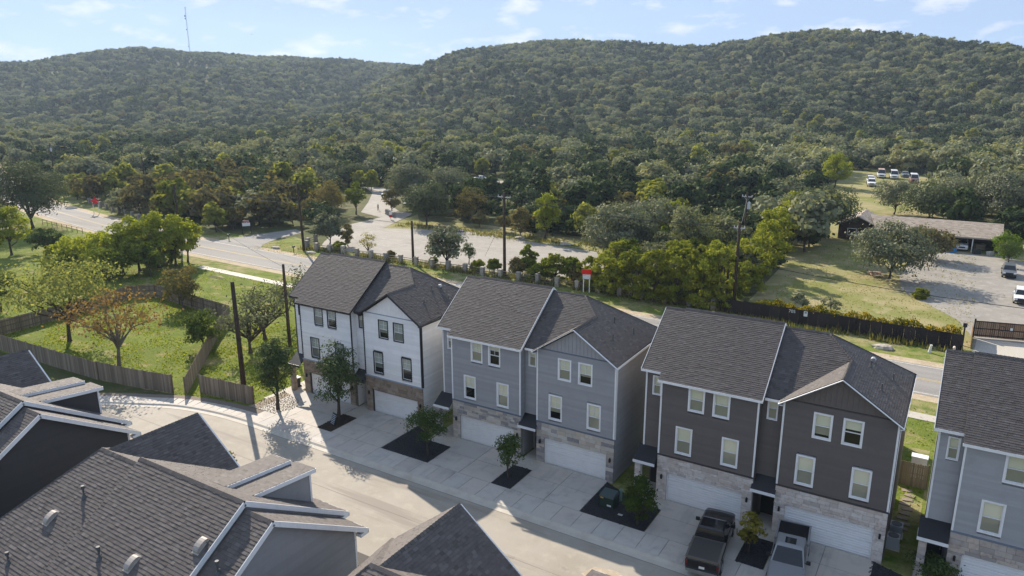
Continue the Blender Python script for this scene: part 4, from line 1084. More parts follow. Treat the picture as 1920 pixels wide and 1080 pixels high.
# stone pillar fence of the park
PIL = [stone_unit(300 + k) for k in range(1)]
PILM = mat('pillar_stone', (.40, .36, .31), .9, .15, rnd=[(.40, .36, .31), (.33, .30, .265), (.46, .42, .36), (.29, .27, .25)], var=((.24, .22, .2), 6, .5, .7), bump=(8, .7, .06))
RAILM = mat('old_rail', (.21, .18, .145), .9, .15, var=((.13, .11, .09), 4, .45, .7))
def pillar_fence(label, pts):
    T = thing('pillar_fence', label, 'fence', (pts[0][0], pts[0][1], 0)); ox, oy = pts[0]
    r = random.Random(5)
    for i, (x, y) in enumerate(pts):
        b = MB(); z = 0; x -= ox; y -= oy
        while z < 1.2:
            h = r.uniform(.16, .3); j = lambda: r.uniform(-.03, .03)
            sx, sy = .29 + j(), .29 + j()
            b.add([(x - sx, y - sy + j(), z + .006), (x + sx, y - sy + j(), z + .006), (x + sx + j(), y + sy, z + .006), (x - sx, y + sy, z + .006), (x - sx + j(), y - sy, z + h), (x + sx, y - sy + j(), z + h), (x + sx, y + sy, z + h), (x - sx + j(), y + sy, z + h)], BOXF); z += h
        b.add([(x - .34, y - .34, z + .004), (x + .34, y - .34, z + .004), (x + .34, y + .34, z + .004), (x - .34, y + .34, z + .004), (x - .3, y - .28, z + .13), (x + .3, y - .3, z + .12), (x + .28, y + .3, z + .12), (x - .3, y + .3, z + .14)], BOXF)
        b.build('stone_pillar', PILM, T)
        if i < len(pts) - 1:
            x2, y2 = pts[i + 1][0] - ox, pts[i + 1][1] - oy
            if math.hypot(x2 - x, y2 - y) < 5:
                for zr in (.35, .72, 1.08): MB().tube([(x, y, zr + r.uniform(-.06, .06)), (x2, y2, zr + r.uniform(-.06, .06))], .055, 5).build('rail', RAILM, T)
pillar_fence('stone pillar and rail fence along the gravel parking lot', [(-105.4, 98.2), (-104.3, 95.2), (-102.2, 93.0)] + [(-99.2 + 3.32 * k, 92.5 - .012 * k) for k in range(23)])
pillar_fence('stone pillar fence beyond the road at the far left', [(-196 + 5 * k * .92, 105 - 1.9 * k * .6) for k in range(10)])

# ================================================================ POLES AND CABLES
def pole(label, x, y, h, r=.16, arm=None, tr=False, lamp=False, rz=0.0, slope=0.0):
    T = thing('utility_pole', label, 'utility pole', (x, y, 0), rz, 'utility poles'); r *= 1.2 if y > 60 else 1.05
    MB().tube([(0, 0, -.2), (slope * .5, 0, h * .5), (slope, 0, h)], [r * 1.15, r, r * .8], 10).build('pole_shaft', POLEM, T, smooth=True)
    if arm:
        MB().box(-arm, arm, -.07, .07, h - .75, h - .62).build('crossarm', GREYM if lamp else POLEM, T)
        for s in (-.92, -.35, .92):
            MB().tube([(s * arm, 0, h - .62), (s * arm, 0, h - .36)], [.05, .03], 6).build('insulator', PLATE, T)
        MB().beam((-arm * .6, .02, h - .7), (0, .02, h - 1.4), .04, .04).beam((arm * .6, .02, h - .7), (0, .02, h - 1.4), .04, .04).build('brace', GREYM, T)
    if tr:
        MB().tube([(.34, 0, h - 2.6), (.34, 0, h - 1.6)], .26, 12).tube([(.34, 0, h - 1.6), (.34, 0, h - 1.35)], [.12, .04], 8).build('transformer', mat('transformer_grey', (.55, .57, .58), .5, .4), T)
    return T
pole('thick brown utility pole standing at the turning circle', -54.0, 40.35, 11.35, .21, slope=-.15)
pole('brown utility pole close to the left of the white duplex', -62.3, 53.1, 9.5, .17)
pole('leaning brown pole at the park entrance', -101.1, 91.2, 12.2, .18, slope=-.4)
pole('plain short brown pole before the gravel lot', -77.0, 92.9, 7.3, .17)
pole('tall dark pole with a crossarm in front of the gravel lot', -59.0, 93.0, 13.1, .18, arm=1.15, lamp=True)
pole('tall brown pole with lamp arm by the tree line on the right', -23.6, 92.4, 11.7, .18, arm=.7, lamp=True)
pole('short thin pole beside the tall brown one on the right', -24.9, 93.4, 6.6, .14)
pole('pale pole with a white transformer among the olive trees', -29.3, 118, 12.3, .14, arm=.8, tr=True, lamp=True)
pole('slim pole rising behind the roadside clump on the left', -179.6, 110.9, 12.5, .16)
pole('dark pole seen through the bright roadside clump', -120.4, 79.7, 12.0, .17)
pole('distant pole with transformer and crossarm at far left', -250.3, 124.3, 13.0, .18, arm=1.3, tr=True)
WIRE = mat('cable_black', (.03, .03, .032), .6, .3)
def cable(label, a, b_, sag, r=.032, n=14):
    a = Vector(a); b_ = Vector(b_); pts = []
    for i in range(n + 1):
        t = i / n; p = a.lerp(b_, t); p.z -= sag * 4 * t * (1 - t); pts.append(p - a)
    o = MB().tube(pts, r, 4).build('overhead_cable', WIRE, None, a)
    props(o, label, 'cable', 'overhead cables')
cable('upper cable from the far left pole to the slim pole', (-250.3, 124.3, 12.4), (-179.6, 110.9, 12.2), 1.2)
cable('upper cable crossing the road bend to the entrance pole', (-179.6, 110.9, 12.2), (-101.5, 91.2, 12.0), 1.5)
cable('lower cable crossing the road bend to the entrance pole', (-179.6, 110.9, 9.0), (-101.3, 91.2, 8.6), 1.6)
cable('middle cable from the dark roadside pole to the entrance pole', (-120.4, 79.7, 11.4), (-101.3, 91.2, 9.6), .5)
cable('upper cable from the entrance pole to the crossarm pole', (-101.5, 91.2, 12.0), (-60.0, 93.0, 12.5), .9)
cable('lower cable from the entrance pole past the short pole', (-101.3, 91.2, 8.0), (-59.0, 93.0, 7.6), .9)
cable('left crossarm cable running right to the lamp arm pole', (-59.9, 93.0, 12.6), (-24.2, 92.4, 11.2), .8)
cable('right crossarm cable running right to the lamp arm pole', (-58.0, 93.0, 12.6), (-23.0, 92.4, 11.2), .9)
cable('low communication cable along the pillar fence', (-59.0, 93.0, 7.6), (-23.6, 92.4, 6.9), .7, .03)
cable('low cable over the dry yard toward the right edge', (-23.6, 92.4, 6.9), (40, 97, 5.6), 1.7, .035)
cable('cable from the near brown pole to the pole by the white duplex', (-54.0, 40.35, 8.3), (-62.3, 53.1, 8.0), .35, .03)
cable('cable from the pole by the white duplex to the road pole', (-62.3, 53.1, 9.2), (-120.4, 79.7, 10.5), .9, .02)
cable('service cable from the transformer pole to the lamp arm pole', (-29.3, 118, 11.4), (-23.6, 92.4, 10.9), .6)
cable('guy cable anchored at the crossarm pole', (-59.0, 93.0, 9.5), (-70, 104, .1), 0, .02)

# ================================================================ SIGNS, MAILBOXES, SMALL THINGS
REDS = mat('sign_red', (.68, .018, .014), .5, .3, var=((.50, .012, .012), 3.2, .52, .58))
WHS = mat('sign_white', (.66, .67, .70), .5, .3, var=((.50, .51, .56), 3.0, .5, .6))
T = thing('roadside_sign', 'red and white sign on two white posts by the pillar fence', 'sign', (-44.2, 91.4, 0), R(22))
for x in (-.42, .42): MB().box(x - .06, x + .06, -.05, .05, 0, 2.2).build('post', WHITE, T)
MB().box(-.55, .55, -.09, -.052, 1.95, 2.66).build('white_panel', WHS, T)
MB().box(-.66, .66, -.10, -.052, 2.66, 3.4).build('red_panel', REDS, T)
T = thing('star_sign', 'red star-shaped sign on two white posts by the far road', 'sign', (-176.6, 95.9, 0), R(60))
for x in (-.55, .55): MB().box(x - .07, x + .07, -.06, .06, 0, 2.9).build('post', WHITE, T)
st = []
for k in range(10):
    a = math.pi / 2 + k * math.pi / 5; r_ = 1.1 if k % 2 == 0 else .52
    st.append((math.cos(a) * r_, 3.2 + math.sin(a) * r_))
b = MB(); b.add([(x, -.12, z) for x, z in st] + [(x, -.04, z) for x, z in st], [tuple(range(10)), tuple(range(19, 9, -1))] + [(i, i + 10, (i + 1) % 10 + 10, (i + 1) % 10) for i in range(10)])
b.build('star_panel', REDS, T)
def mailbox(label, x, y, m, rz=0):
    T = thing('mailbox', label, 'mailbox', (x, y, 0), rz)
    MB().box(-.05, .05, -.05, .05, 0, 1.0).build('post', WOOD_D, T)
    b = MB(); n = 7; pr_ = [(-.13, 1.0), (-.13, 1.14)] + [(-.13 * math.cos(a), 1.14 + .12 * math.sin(a)) for a in np.linspace(.4, 2.74, n)] + [(.13, 1.14), (.13, 1.0)]
    k = len(pr_); b.add([(p, -.28, q) for p, q in pr_] + [(p, .28, q) for p, q in pr_], [tuple(range(k))[::-1], tuple(range(k, 2 * k))] + [(i, (i + 1) % k, (i + 1) % k + k, i + k) for i in range(k)])
    b.build('box', m, T)
mailbox('pale mailbox on the verge in front of the dark fence', 1.15, 87.4, mat('mailbox_pale', (.55, .46, .40), .5, .4))
mailbox('black mailbox beside the leaning entrance pole', -101.2, 88.9, BLACKM)
mailbox('dark mailbox left of the park entrance drive', -121.2, 90.6, BLACKM)
T = thing('white_marker_post', 'white marker stump on the verge by the dark fence', 'post', (-1.1, 88.0, 0))
MB().tube([(0, 0, 0), (.12, 0, .9)], [.14, .12], 8).build('stump', PLATE, T)
ROCK = mat('boulder_stone', (.42, .38, .32), .9, .15, var=((.28, .25, .21), 2, .45, .65), bump=(5, .6, .1))
def boulder(label, x, y, s, seed):
    r = random.Random(seed); b = MB(); n = 8; rings = [(0, 1.0), (.35, 1.05), (.7, .75), (.9, .35)]
    for z, q in rings:
        for j in range(n):
            a = 6.283 * j / n; w = q * r.uniform(.8, 1.15); b.v.append((math.cos(a) * w * s * 1.3, math.sin(a) * w * s * .8, z * s * .55))
    for i in range(3):
        for j in range(n): b.f.append((i * n + j, i * n + (j + 1) % n, (i + 1) * n + (j + 1) % n, (i + 1) * n + j)); b.m.append(0)
    b.f.append(tuple(24 + j for j in range(n))); b.m.append(0)
    o = b.build('boulder', ROCK, None, (x, y, .01)); props(o, label, 'boulder', 'limestone boulders')
boulder('flat boulder on the verge by the dark fence', -5.5, 86.9, .9, 1)
boulder('boulder at the back edge of the gravel lot', -88, 121.9, .7, 2); boulder('pale boulder right of the crossarm pole', -73.3, 121.4, .9, 3)
boulder('low boulder on the park entrance verge', -107.3, 90.0, .8, 4); boulder('long pale boulder near the right end of the lot', -62.6, 120.2, 1.0, 5)
boulder('dark boulder beside the leaning entrance pole', -98.2, 90.1, .8, 6)
UT = mat('utility_green', (.022, .045, .035), .6, .3)
T = thing('utility_box', 'dark green utility transformer box in the black gravel bed', 'utility box', (-17.95, 41.4, .14))
MB().box(-.5, .5, -.42, .42, 0, .78).build('cabinet', UT, T)
b = MB(); b.add([(-.54, -.46, .78), (.54, -.46, .78), (.54, .46, .78), (-.54, .46, .78), (-.50, -.40, .92), (.50, -.40, .92), (.5, .44, 1.0), (-.5, .44, 1.0)], BOXF); b.build('lid', mat('utility_lid', (.05, .075, .075), .5, .4), T)
MB().box(.05, .35, -.435, -.422, .16, .28).build('label_plate', PLATE, T); MB().box(-.45, -.22, -.435, -.422, .66, .74).build('warning_sticker', mat('sticker_orange', (.6, .35, .03)), T)
T = thing('cable_pedestal', 'small light green cable pedestal behind the utility box', 'pedestal', (-17.45, 42.3, .14))
MB().tube([(0, 0, 0), (0, 0, .8)], .10, 8).tube([(0, 0, .8), (0, 0, .95)], [.13, .07], 8).build('pedestal_body', mat('pedestal_green', (.13, .22, .19), .5, .3), T)
MB().box(-.16, .16, -.09, .09, 0, .02).build('meter_lid', mat('meter_lid', (.45, .47, .44), .6, .3), None, (-16.75, 40.6, .20)); props(bpy.data.objects['meter_lid'], 'pale meter lid lying in the black gravel near the utility box', 'meter lid')
T = thing('yard_sign', 'dark slatted yard sign leaning in the brown mulch bed', 'sign', (-43.3, 40.75, .14), R(-14))
MB().add([(-.32, -.05, .05), (.32, -.05, .05), (.32, .28, .95), (-.32, .28, .95), (-.32, -.01, .05), (.32, -.01, .05), (.32, .32, .95), (-.32, .32, .95)], BOXF).build('sign_board', BLACKM, T)
for k in range(6):
    z = .14 + k * .135; y = -.05 + .33 * (z - .05) / .9
    MB().box(-.26, .26, y - .025, y - .008, z - .03, z + .03).build('pale_slat', mat('slat_pale', (.42, .48, .58)), T)
T = thing('trash_cart', 'dark trash cart with white lid at the left porch of the white duplex', 'trash cart', (-52.45, 45.1, .02))
MB().add([(-.25, -.28, .05), (.25, -.28, .05), (.25, .25, .05), (-.25, .25, .05), (-.3, -.36, 1.0), (.3, -.36, 1.0), (.3, .3, 1.0), (-.3, .3, 1.0)], BOXF).build('bin', BLACKM, T)
MB().box(-.33, .33, -.4, .33, 1.0, 1.09).build('lid', PLATE, T); MB().tube([(-.3, .27, .12), (.3, .27, .12)], .12, 10).build('wheel', TYRE, T)
for k, (x, y) in enumerate(((-.95, 47.9), (-1.0, 46.4))):
    T = thing('condenser_unit', ['far grey air-conditioner unit in the gap by the brown duplex', 'near grey air-conditioner unit in the gap by the brown duplex'][k], 'air conditioner', (x, y, 0), group='air conditioners')
    MB().box(-.36, .36, -.36, .36, .08, .82).build('cabinet', mat('ac_grey', (.36, .37, .38), .5, .4), T); MB().tube([(0, 0, .82), (0, 0, .85)], .30, 16).build('fan_grille', mat('ac_fan', (.10, .10, .105), .6, .3), T)
    MB().box(-.42, .42, -.42, .42, 0, .08).build('pad', CONC, T)
STEP = mat('step_stone', (.28, .23, .18), .9, .15, var=((.2, .165, .13), 4, .45, .7))
for k in range(9):
    y = 48.9 + k * .68
    o = MB().box(-.32, .32, -.2, .2, 0, .05).build('stepping_stone', STEP, None, (-.65 + .12 * math.sin(k * 2.1), y, .018), rz=.2 * math.sin(k * 3.3))
    props(o, 'square stepping stone on the grass path beside the brown duplex', 'stepping stone', 'stepping stones in the gap')
T = thing('storage_box', 'white storage box behind the gap fence', 'box', (-.3, 57.0, 0)); MB().box(-.5, .5, -.3, .3, 0, 1.6).build('box_body', PLATE, T); MB().box(-.54, .54, -.34, .34, 1.6, 1.68).build('lid', PLATE, T)
# fallen yellow leaves / weed on the street beside the near roof
# ================================================================ RANCH HOUSE
BRK = mat('ranch_brick', (.085, .055, .045), .9, .15, var=[((.12, .08, .062), 6, .45, .7), ((.05, .035, .03), 12, .5, .7)])
RSH = mat('ranch_shingle', (.29, .235, .185), .8, .25, attr=[(0, (.25, .205, .165)), (.5, (.31, .26, .21)), (1, (.37, .315, .26))])
T = thing('ranch_house', 'low brown ranch house with tan shingle roof and open carport', 'house', (-8, 156, 0)); o0 = (-8, 156)
Lc = lambda x, y, z: (x + 8, y - 156, z)
b = MB(); b.box(-20.2 + 8, -13.2 + 8, 153.6 - 156, 163 - 156, 0, 2.75).box(-13.2 + 8, -1.5 + 8, 152.6 - 156, 161 - 156, 0, 2.75).box(-1.5 + 8, 6 + 8, 157.5 - 156, 161 - 156, 0, 2.75)
b.add([Lc(-20.2, 153.6, 2.75), Lc(-13.2, 153.6, 2.75), Lc(-16.7, 153.6, 4.4), Lc(-20.2, 163, 2.75), Lc(-13.2, 163, 2.75), Lc(-16.7, 163, 4.4)], [(0, 1, 2), (5, 4, 3), (1, 4, 5, 2), (2, 5, 3, 0)])
b.box(6 + 8, 6.2 + 8, 152.6 - 156, 161 - 156, 0, 2.75)
b.build('wall', BRK, T)
pl = [[Lc(-13.4, 150.9, 2.75), Lc(6.6, 150.9, 2.75), Lc(6.6, 156.9, 4.65), Lc(-15.2, 156.9, 4.65)], [Lc(6.6, 156.9, 4.65), Lc(6.6, 162.4, 2.8), Lc(-13, 162.4, 2.8), Lc(-15.2, 156.9, 4.65)],
      [Lc(-16.7, 152.8, 4.6), Lc(-12.6, 152.8, 2.66), Lc(-12.6, 164, 2.66), Lc(-16.7, 164, 4.6)], [Lc(-16.7, 164, 4.6), Lc(-20.8, 164, 2.66), Lc(-20.8, 152.8, 2.66), Lc(-16.7, 152.8, 4.6)]]
b = MB()
for p in pl: b.slab(p, .14)
Rf = b.build('roof', DECK, T)
s = Shingles(.3, .6)
for p in pl: s.plane(p)
s.build('shingles', RSH, Rf)
CRM = mat('ranch_trim', (.36, .31, .26), .7, .2)
b = MB(); b.box(-13.4 + 8, 6.65 + 8, 150.86 - 156, 150.9 - 156, 2.5, 2.76); b.beam(Lc(-20.85, 152.77, 2.58), Lc(-16.7, 152.77, 4.52), .05, .2, (0, -1, 0)); b.beam(Lc(-12.55, 152.77, 2.58), Lc(-16.7, 152.77, 4.52), .05, .2, (0, -1, 0)); b.build('fascia', CRM, Rf)
for x in (-1.5, 2.2, 6.3): MB().box(x + 8 - .08, x + 8 + .08, 151.2 - 156, 151.36 - 156, 0, 2.65).build('carport_post', WHITE, T)
for (x0, x1, y) in ((-18.6, -16.9, 153.58), (-15.4, -14.2, 153.58), (-11, -9, 152.58), (-6, -4, 152.58)):
    w = MB().box(x0 + 8, x1 + 8, y - .06 - 156, y - 156, .9, 2.2).build('window', WHITE, T); MB().box(x0 + 8.12, x1 + 7.88, y - .075 - 156, y - .062 - 156, 1.02, 2.08).build('pane', GLASSB, w)
d = MB().box(-8.4 + 8, -7.4 + 8, 152.5 - 156, 152.59 - 156, 0, 2.1).build('entry_door', DOORM, T)
for (nm, lab, x, y, s_, c) in (('storage_bin', 'red storage bin at the carport edge', -2.6, 149.6, .5, (.45, .03, .05)), ('storage_bin', 'blue tarp-covered bin before the carport', -.6, 149.2, .6, (.03, .22, .55)), ('storage_bin', 'pale bin at the right end of the carport', 5.0, 149.8, .6, (.5, .48, .44)), ('storage_bin', 'dark bin beside the carport post', 3.0, 150.2, .7, (.04, .045, .05)), ('storage_bin', 'tan bin inside the carport by the door', 3.4, 155, .9, (.4, .33, .22))):
    t = thing(nm, lab, 'bin', (x, y, .03), rng.uniform(0, 1)); cm = mat('bin_%d' % int(c[0] * 1000 + c[2] * 100), c, .6, .3)
    MB().add([(-s_ * .8, -s_ * .5, 0), (s_ * .8, -s_ * .5, 0), (s_ * .8, s_ * .5, 0), (-s_ * .8, s_ * .5, 0), (-s_ * .9, -s_ * .6, s_), (s_ * .9, -s_ * .6, s_), (s_ * .9, s_ * .6, s_), (-s_ * .9, s_ * .6, s_)], BOXF).build('bin_body', cm, t)
    MB().box(-s_ * .95, s_ * .95, -s_ * .65, s_ * .65, s_, s_ + .08).build('lid', cm, t)
PIC = mat('picnic_wood', (.33, .20, .16), .8, .2, rnd=[(.36, .22, .17), (.30, .18, .14), (.42, .30, .24)])
T = thing('picnic_table', 'reddish wooden picnic table beside the spreading oak', 'picnic table', (-10.2, 123.0, 0), R(20))
for k in range(5): MB().box(-.95, .95, -.40 + k * .165, -.25 + k * .165, .74, .78).build('top_plank', PIC, T)
for y in (-.75, .75): MB().box(-.95, .95, y - .14, y + .14, .43, .47).build('bench_plank', PIC, T)
for x in (-.65, .65):
    for s in (-1, 1): MB().beam((x, s * .25, .74), (x, s * .75, 0), .06, .1).build('leg', PIC, T)
    MB().beam((x, -.8, .40), (x, .8, .40), .06, .1).build('crossbar', PIC, T)
# white roof and shed glimpsed in the trees
for (lab, x, y, w, d_, h) in (('white metal-roofed shed glimpsed among the right trees', -52.5, 226, 9, 6, 3.6), ('pale sliver of a house among trees at centre left', -176, 206, 5, 5, 5.5), ('small pale hut beyond the vehicles field', -40.5, 283, 4, 4, 4)):
    T = thing('metal_shed', lab, 'shed', (x, y, 0), R(-20)); MB().box(-w / 2, w / 2, -d_ / 2, d_ / 2, 0, h - .8).build('wall', PLATE, T)
    MB().slab([(-w / 2 - .3, -d_ / 2 - .3, h - .9), (w / 2 + .3, -d_ / 2 - .3, h - .9), (w / 2 + .3, 0, h), (-w / 2 - .3, 0, h)], .08).slab([(-w / 2 - .3, 0, h), (w / 2 + .3, 0, h), (w / 2 + .3, d_ / 2 + .3, h - .9), (-w / 2 - .3, d_ / 2 + .3, h - .9)], .08).build('roof', WHITE, T)

# small warning sign on the park lane, entrance board, walker
T = thing('lane_sign', 'small white and red warning sign on the park lane', 'sign', (-110.2, 125.6, 0), R(38))
MB().box(-.05, .05, -.03, .03, 0, .8).build('post', GREYM, T); MB().box(-.32, .32, -.06, -.032, .55, 1.15).build('red_panel', REDS, T); MB().box(-.30, .30, -.06, -.032, 1.15, 1.8).build('white_panel', WHITE, T)
T = thing('entrance_board', 'dark framed white board with red top left of the park entrance', 'sign', (-124.5, 97.5, 0), R(52))
for x in (-.85, .85): MB().box(x - .08, x + .08, -.08, .08, 0, 2.9).build('post', WOOD_D, T)
MB().box(-.76, .76, -.05, .05, 1.5, 2.15).build('white_panel', PLATE, T); MB().box(-.6, .6, -.05, .05, 2.15, 2.7).build('red_panel', mat('board_red', (.35, .10, .09), .7, .2, var=((.5, .45, .42), 4, .5, .55)), T)
T = thing('stone_lane_wall', 'low dark stone wall between the two park lanes', 'wall', (-114.5, 130.2, 0), R(-30))
for k in range(4):
    for j in range(7): MB().box(-2.6 + j * .75 + (k % 2) * .3, -2.6 + j * .75 + (k % 2) * .3 + .72, -.3, .3, k * .3 + .004, k * .3 + .29).build('stone', PILM, T)
pm_ = bpy.data.meshes.new('person_body')
JT = [(0, 0, .92), (0, 0, 1.18), (0, 0, 1.42), (0, .01, 1.52), (0, .03, 1.66), (.17, 0, 1.40), (.23, .03, 1.12), (.22, .12, .88), (-.17, 0, 1.40), (-.23, -.03, 1.12), (-.21, .02, .88), (.09, 0, .88), (.10, .12, .48), (.10, .10, .06), (.10, .22, .04), (-.09, 0, .88), (-.10, -.04, .48), (-.10, -.16, .07), (-.10, -.05, .04)]
pm_.from_pydata(JT, [(0, 1), (1, 2), (2, 3), (3, 4), (2, 5), (5, 6), (6, 7), (2, 8), (8, 9), (9, 10), (0, 11), (11, 12), (12, 13), (13, 14), (0, 15), (15, 16), (16, 17), (17, 18)], [])
po = link('person', pm_, None, (-121.9, 134.5, .03), R(160)); props(po, 'person in grey-green shirt and dark trousers walking on the park lane', 'person')
po.modifiers.new('skin', 'SKIN'); sub_ = po.modifiers.new('sub', 'SUBSURF'); sub_.levels = sub_.render_levels = 1
for v, rr_ in zip(pm_.skin_vertices[0].data, (.15, .14, .15, .06, .105, .06, .05, .04, .06, .05, .04, .09, .07, .05, .04, .09, .07, .05, .04)): v.radius = (rr_, rr_)
pm_.skin_vertices[0].data[0].use_root = True
pmt = mat('person_cloth', (.10, .12, .10), .9, .1); nt_ = pmt.node_tree; geo = nt_.nodes.new('ShaderNodeNewGeometry'); sx_ = nt_.nodes.new('ShaderNodeSeparateXYZ'); rp_ = nt_.nodes.new('ShaderNodeValToRGB'); dvn = nt_.nodes.new('ShaderNodeMath'); dvn.operation = 'DIVIDE'; dvn.inputs[1].default_value = 2.0
nt_.links.new(geo.outputs['Position'], sx_.inputs[0]); nt_.links.new(sx_.outputs[2], dvn.inputs[0]); nt_.links.new(dvn.outputs[0], rp_.inputs[0]); nt_.links.new(rp_.outputs[0], nt_.nodes['Principled BSDF'].inputs['Base Color'])
rp_.color_ramp.interpolation = 'CONSTANT'; el_ = rp_.color_ramp.elements; el_[0].color = (.03, .035, .05, 1); el_[1].position = .48; el_[1].color = (.12, .16, .13, 1); e3 = el_.new(.775); e3.color = (.30, .19, .14, 1)
pm_.materials.append(pmt)
# ================================================================ TREES
BARK = mat('bark', (.085, .068, .055), .95, .1, var=((.045, .036, .03), 5, .45, .7), bump=(10, .5, .05))
BARK_G = mat('bark_grey', (.17, .155, .14), .95, .1, var=((.10, .09, .08), 5, .45, .7))
STY = {}
def style(k, c1, c2, trans=.4, n=2600, leaf=.26, sub=22, shape='dome', dens=1.0, bark=BARK, hue=.4, trunk=.3, limbs=7, gloss=0.0):
    STY[k] = dict(m=leafmat('leaves_' + k, c1, c2, trans, hue, gloss), n=n, leaf=leaf, sub=sub, shape=shape, dens=dens, bark=bark, trunk=trunk, limbs=limbs)
style('street', (0.03, 0.057, 0.018), (0.115, 0.155, 0.045), .25, 9500, 0.09, 44, 'oval', trunk=0.18, gloss=.045)
style('street2', (0.03, 0.056, 0.014), (0.1, 0.13, 0.03), .25, 6000, 0.08, 30, 'oval', trunk=0.1)
style('small', (0.038, 0.066, 0.02), (0.125, 0.165, 0.058), .3, 4200, 0.075, 24, 'oval', trunk=0.25)
style('feather', (0.042, 0.07, 0.022), (0.11, 0.16, 0.052), .35, 5200, 0.075, 28, 'dome', trunk=0.28)
style('yellow', (0.130, 0.130, 0.023), (0.312, 0.273, 0.058), .45, 1500, .11, 16, 'oval', trunk=0.2, dens=.8)
style('autumn', (0.17, 0.085, 0.04), (0.3, 0.22, 0.095), .4, 1500, 0.16, 34, 'umbrella', bark=BARK_G, trunk=0.28, limbs=18)
style('wispy', (0.19, 0.215, 0.07), (0.34, 0.35, 0.14), .5, 2900, 0.17, 40, 'umbrella', bark=BARK, trunk=0.2, limbs=18)
style('round', (0.056, 0.087, 0.022), (0.147, 0.189, 0.050), .35, 3200, .16, 20, 'dome', trunk=0.12)
style('brownish', (0.12, 0.105, 0.045), (0.22, 0.19, 0.08), .4, 3200, 0.18, 22, 'oval', trunk=0.08, limbs=9, bark=BARK_G)
style('gnarl', (0.055, 0.07, 0.032), (0.15, 0.165, 0.08), .3, 1300, 0.17, 22, 'umbrella', bark=BARK, trunk=0.12, limbs=18, gloss=.045)
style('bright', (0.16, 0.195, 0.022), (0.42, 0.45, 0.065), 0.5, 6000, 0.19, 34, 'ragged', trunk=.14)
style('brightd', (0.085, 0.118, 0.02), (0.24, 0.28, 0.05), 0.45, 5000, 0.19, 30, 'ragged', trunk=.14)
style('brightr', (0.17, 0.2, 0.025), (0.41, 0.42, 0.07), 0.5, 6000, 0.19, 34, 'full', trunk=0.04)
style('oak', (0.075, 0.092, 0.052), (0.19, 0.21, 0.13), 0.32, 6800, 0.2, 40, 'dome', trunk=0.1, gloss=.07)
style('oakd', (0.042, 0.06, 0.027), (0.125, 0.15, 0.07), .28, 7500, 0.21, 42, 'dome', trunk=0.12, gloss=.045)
style('oliveg', (0.085, 0.1, 0.045), (0.2, 0.215, 0.105), 0.38, 5600, 0.2, 30, 'dome', trunk=0.06, gloss=.045)
style('olivebr', (0.105, 0.098, 0.048), (0.210, 0.182, 0.092), .35, 4000, .25, 28, 'dome', trunk=0.1)
style('shrub', (0.125, 0.15, 0.022), (0.35, 0.37, 0.065), 0.48, 6500, 0.17, 34, 'full', trunk=0.02)
style('cypress', (0.078, 0.137, 0.018), (0.182, 0.260, 0.039), .4, 4200, .16, 26, 'cone', trunk=0.02)
style('juniper', (0.028, 0.050, 0.017), (0.084, 0.119, 0.036), .25, 3000, .24, 22, 'bush', trunk=0.03)
style('yucca', (0.144, 0.162, 0.102), (0.300, 0.312, 0.204), .3, 700, .16, 10, 'bush', trunk=0.03)

def crown_points(r, n, nsub, shape, h0, h, w, leaf, shell=.72):
    """leaf centres gathered in clumps spread through the crown volume"""
    cz = (h0 + h) / 2; hz = (h - h0) / 2; hw = w / 2
    C = []
    tries = 0
    nsub = int(nsub * 1.5)
    while len(C) < nsub and tries < 6000:
        tries += 1
        v = r.normal(size=3); v /= np.linalg.norm(v); q = r.random() ** .40
        x, y, z = v * q
        if shape == 'full':
            z = r.uniform(-1, 1); a_ = r.uniform(0, 6.283); q = r.random() ** .5 * (1 - .42 * max(z, 0) ** 2 - .15 * max(-z, 0)); x, y = q * math.cos(a_), q * math.sin(a_)
        if shape == 'dome' and z < -.7: continue
        if shape == 'umbrella' and (z < -.25): continue
        if shape == 'cone':
            f = (1 - z) / 2; x *= .30 + .80 * f; y *= .30 + .80 * f
        if shape == 'ragged':
            f = (1 - z) / 2; x *= .75 + .3 * f; y *= .75 + .3 * f; z += r.uniform(-.18, .18)
        if shape == 'oval':
            f = (1 - z) / 2; x *= .62 + .45 * f; y *= .62 + .45 * f
        k = np.array([x * hw * .84, y * hw * .84, cz + z * hz * .86])
        if any(np.linalg.norm((k - c) / np.array([1, 1, .8])) < hw * .10 for c in C): continue
        C.append(k)
    C = np.array(C); m = len(C)
    rad = hw * (r.uniform(.12, .27, m) if shape in ('full', 'ragged') else r.uniform(.16, .36, m))
    idx = r.choice(m, n, p=rad ** 2 / (rad ** 2).sum())
    d = r.normal(size=(n, 3)); d /= np.linalg.norm(d, axis=1)[:, None]
    d[:, 2] = np.where(d[:, 2] < -.5, -d[:, 2], d[:, 2])
    q = r.uniform(.6, 1.08, n)
    q = np.where(r.random(n) < .28, r.uniform(.2, 1.55, n), q)
    P = C[idx] + d * (rad[idx] * q)[:, None] * np.array([1, 1, .75])
    P[:, 2] = np.maximum(P[:, 2], .12)
    tint = r.normal(0, .18, n) + (r.uniform(-.28, .28, m)[idx]) + .5
    cd = P - np.array([0, 0, cz - hz * .3]); cd /= np.linalg.norm(cd, axis=1)[:, None] + 1e-6
    d = d * .75 + cd * .55; d /= np.linalg.norm(d, axis=1)[:, None]
    return C, rad, P, d, np.clip(tint, 0, 1)
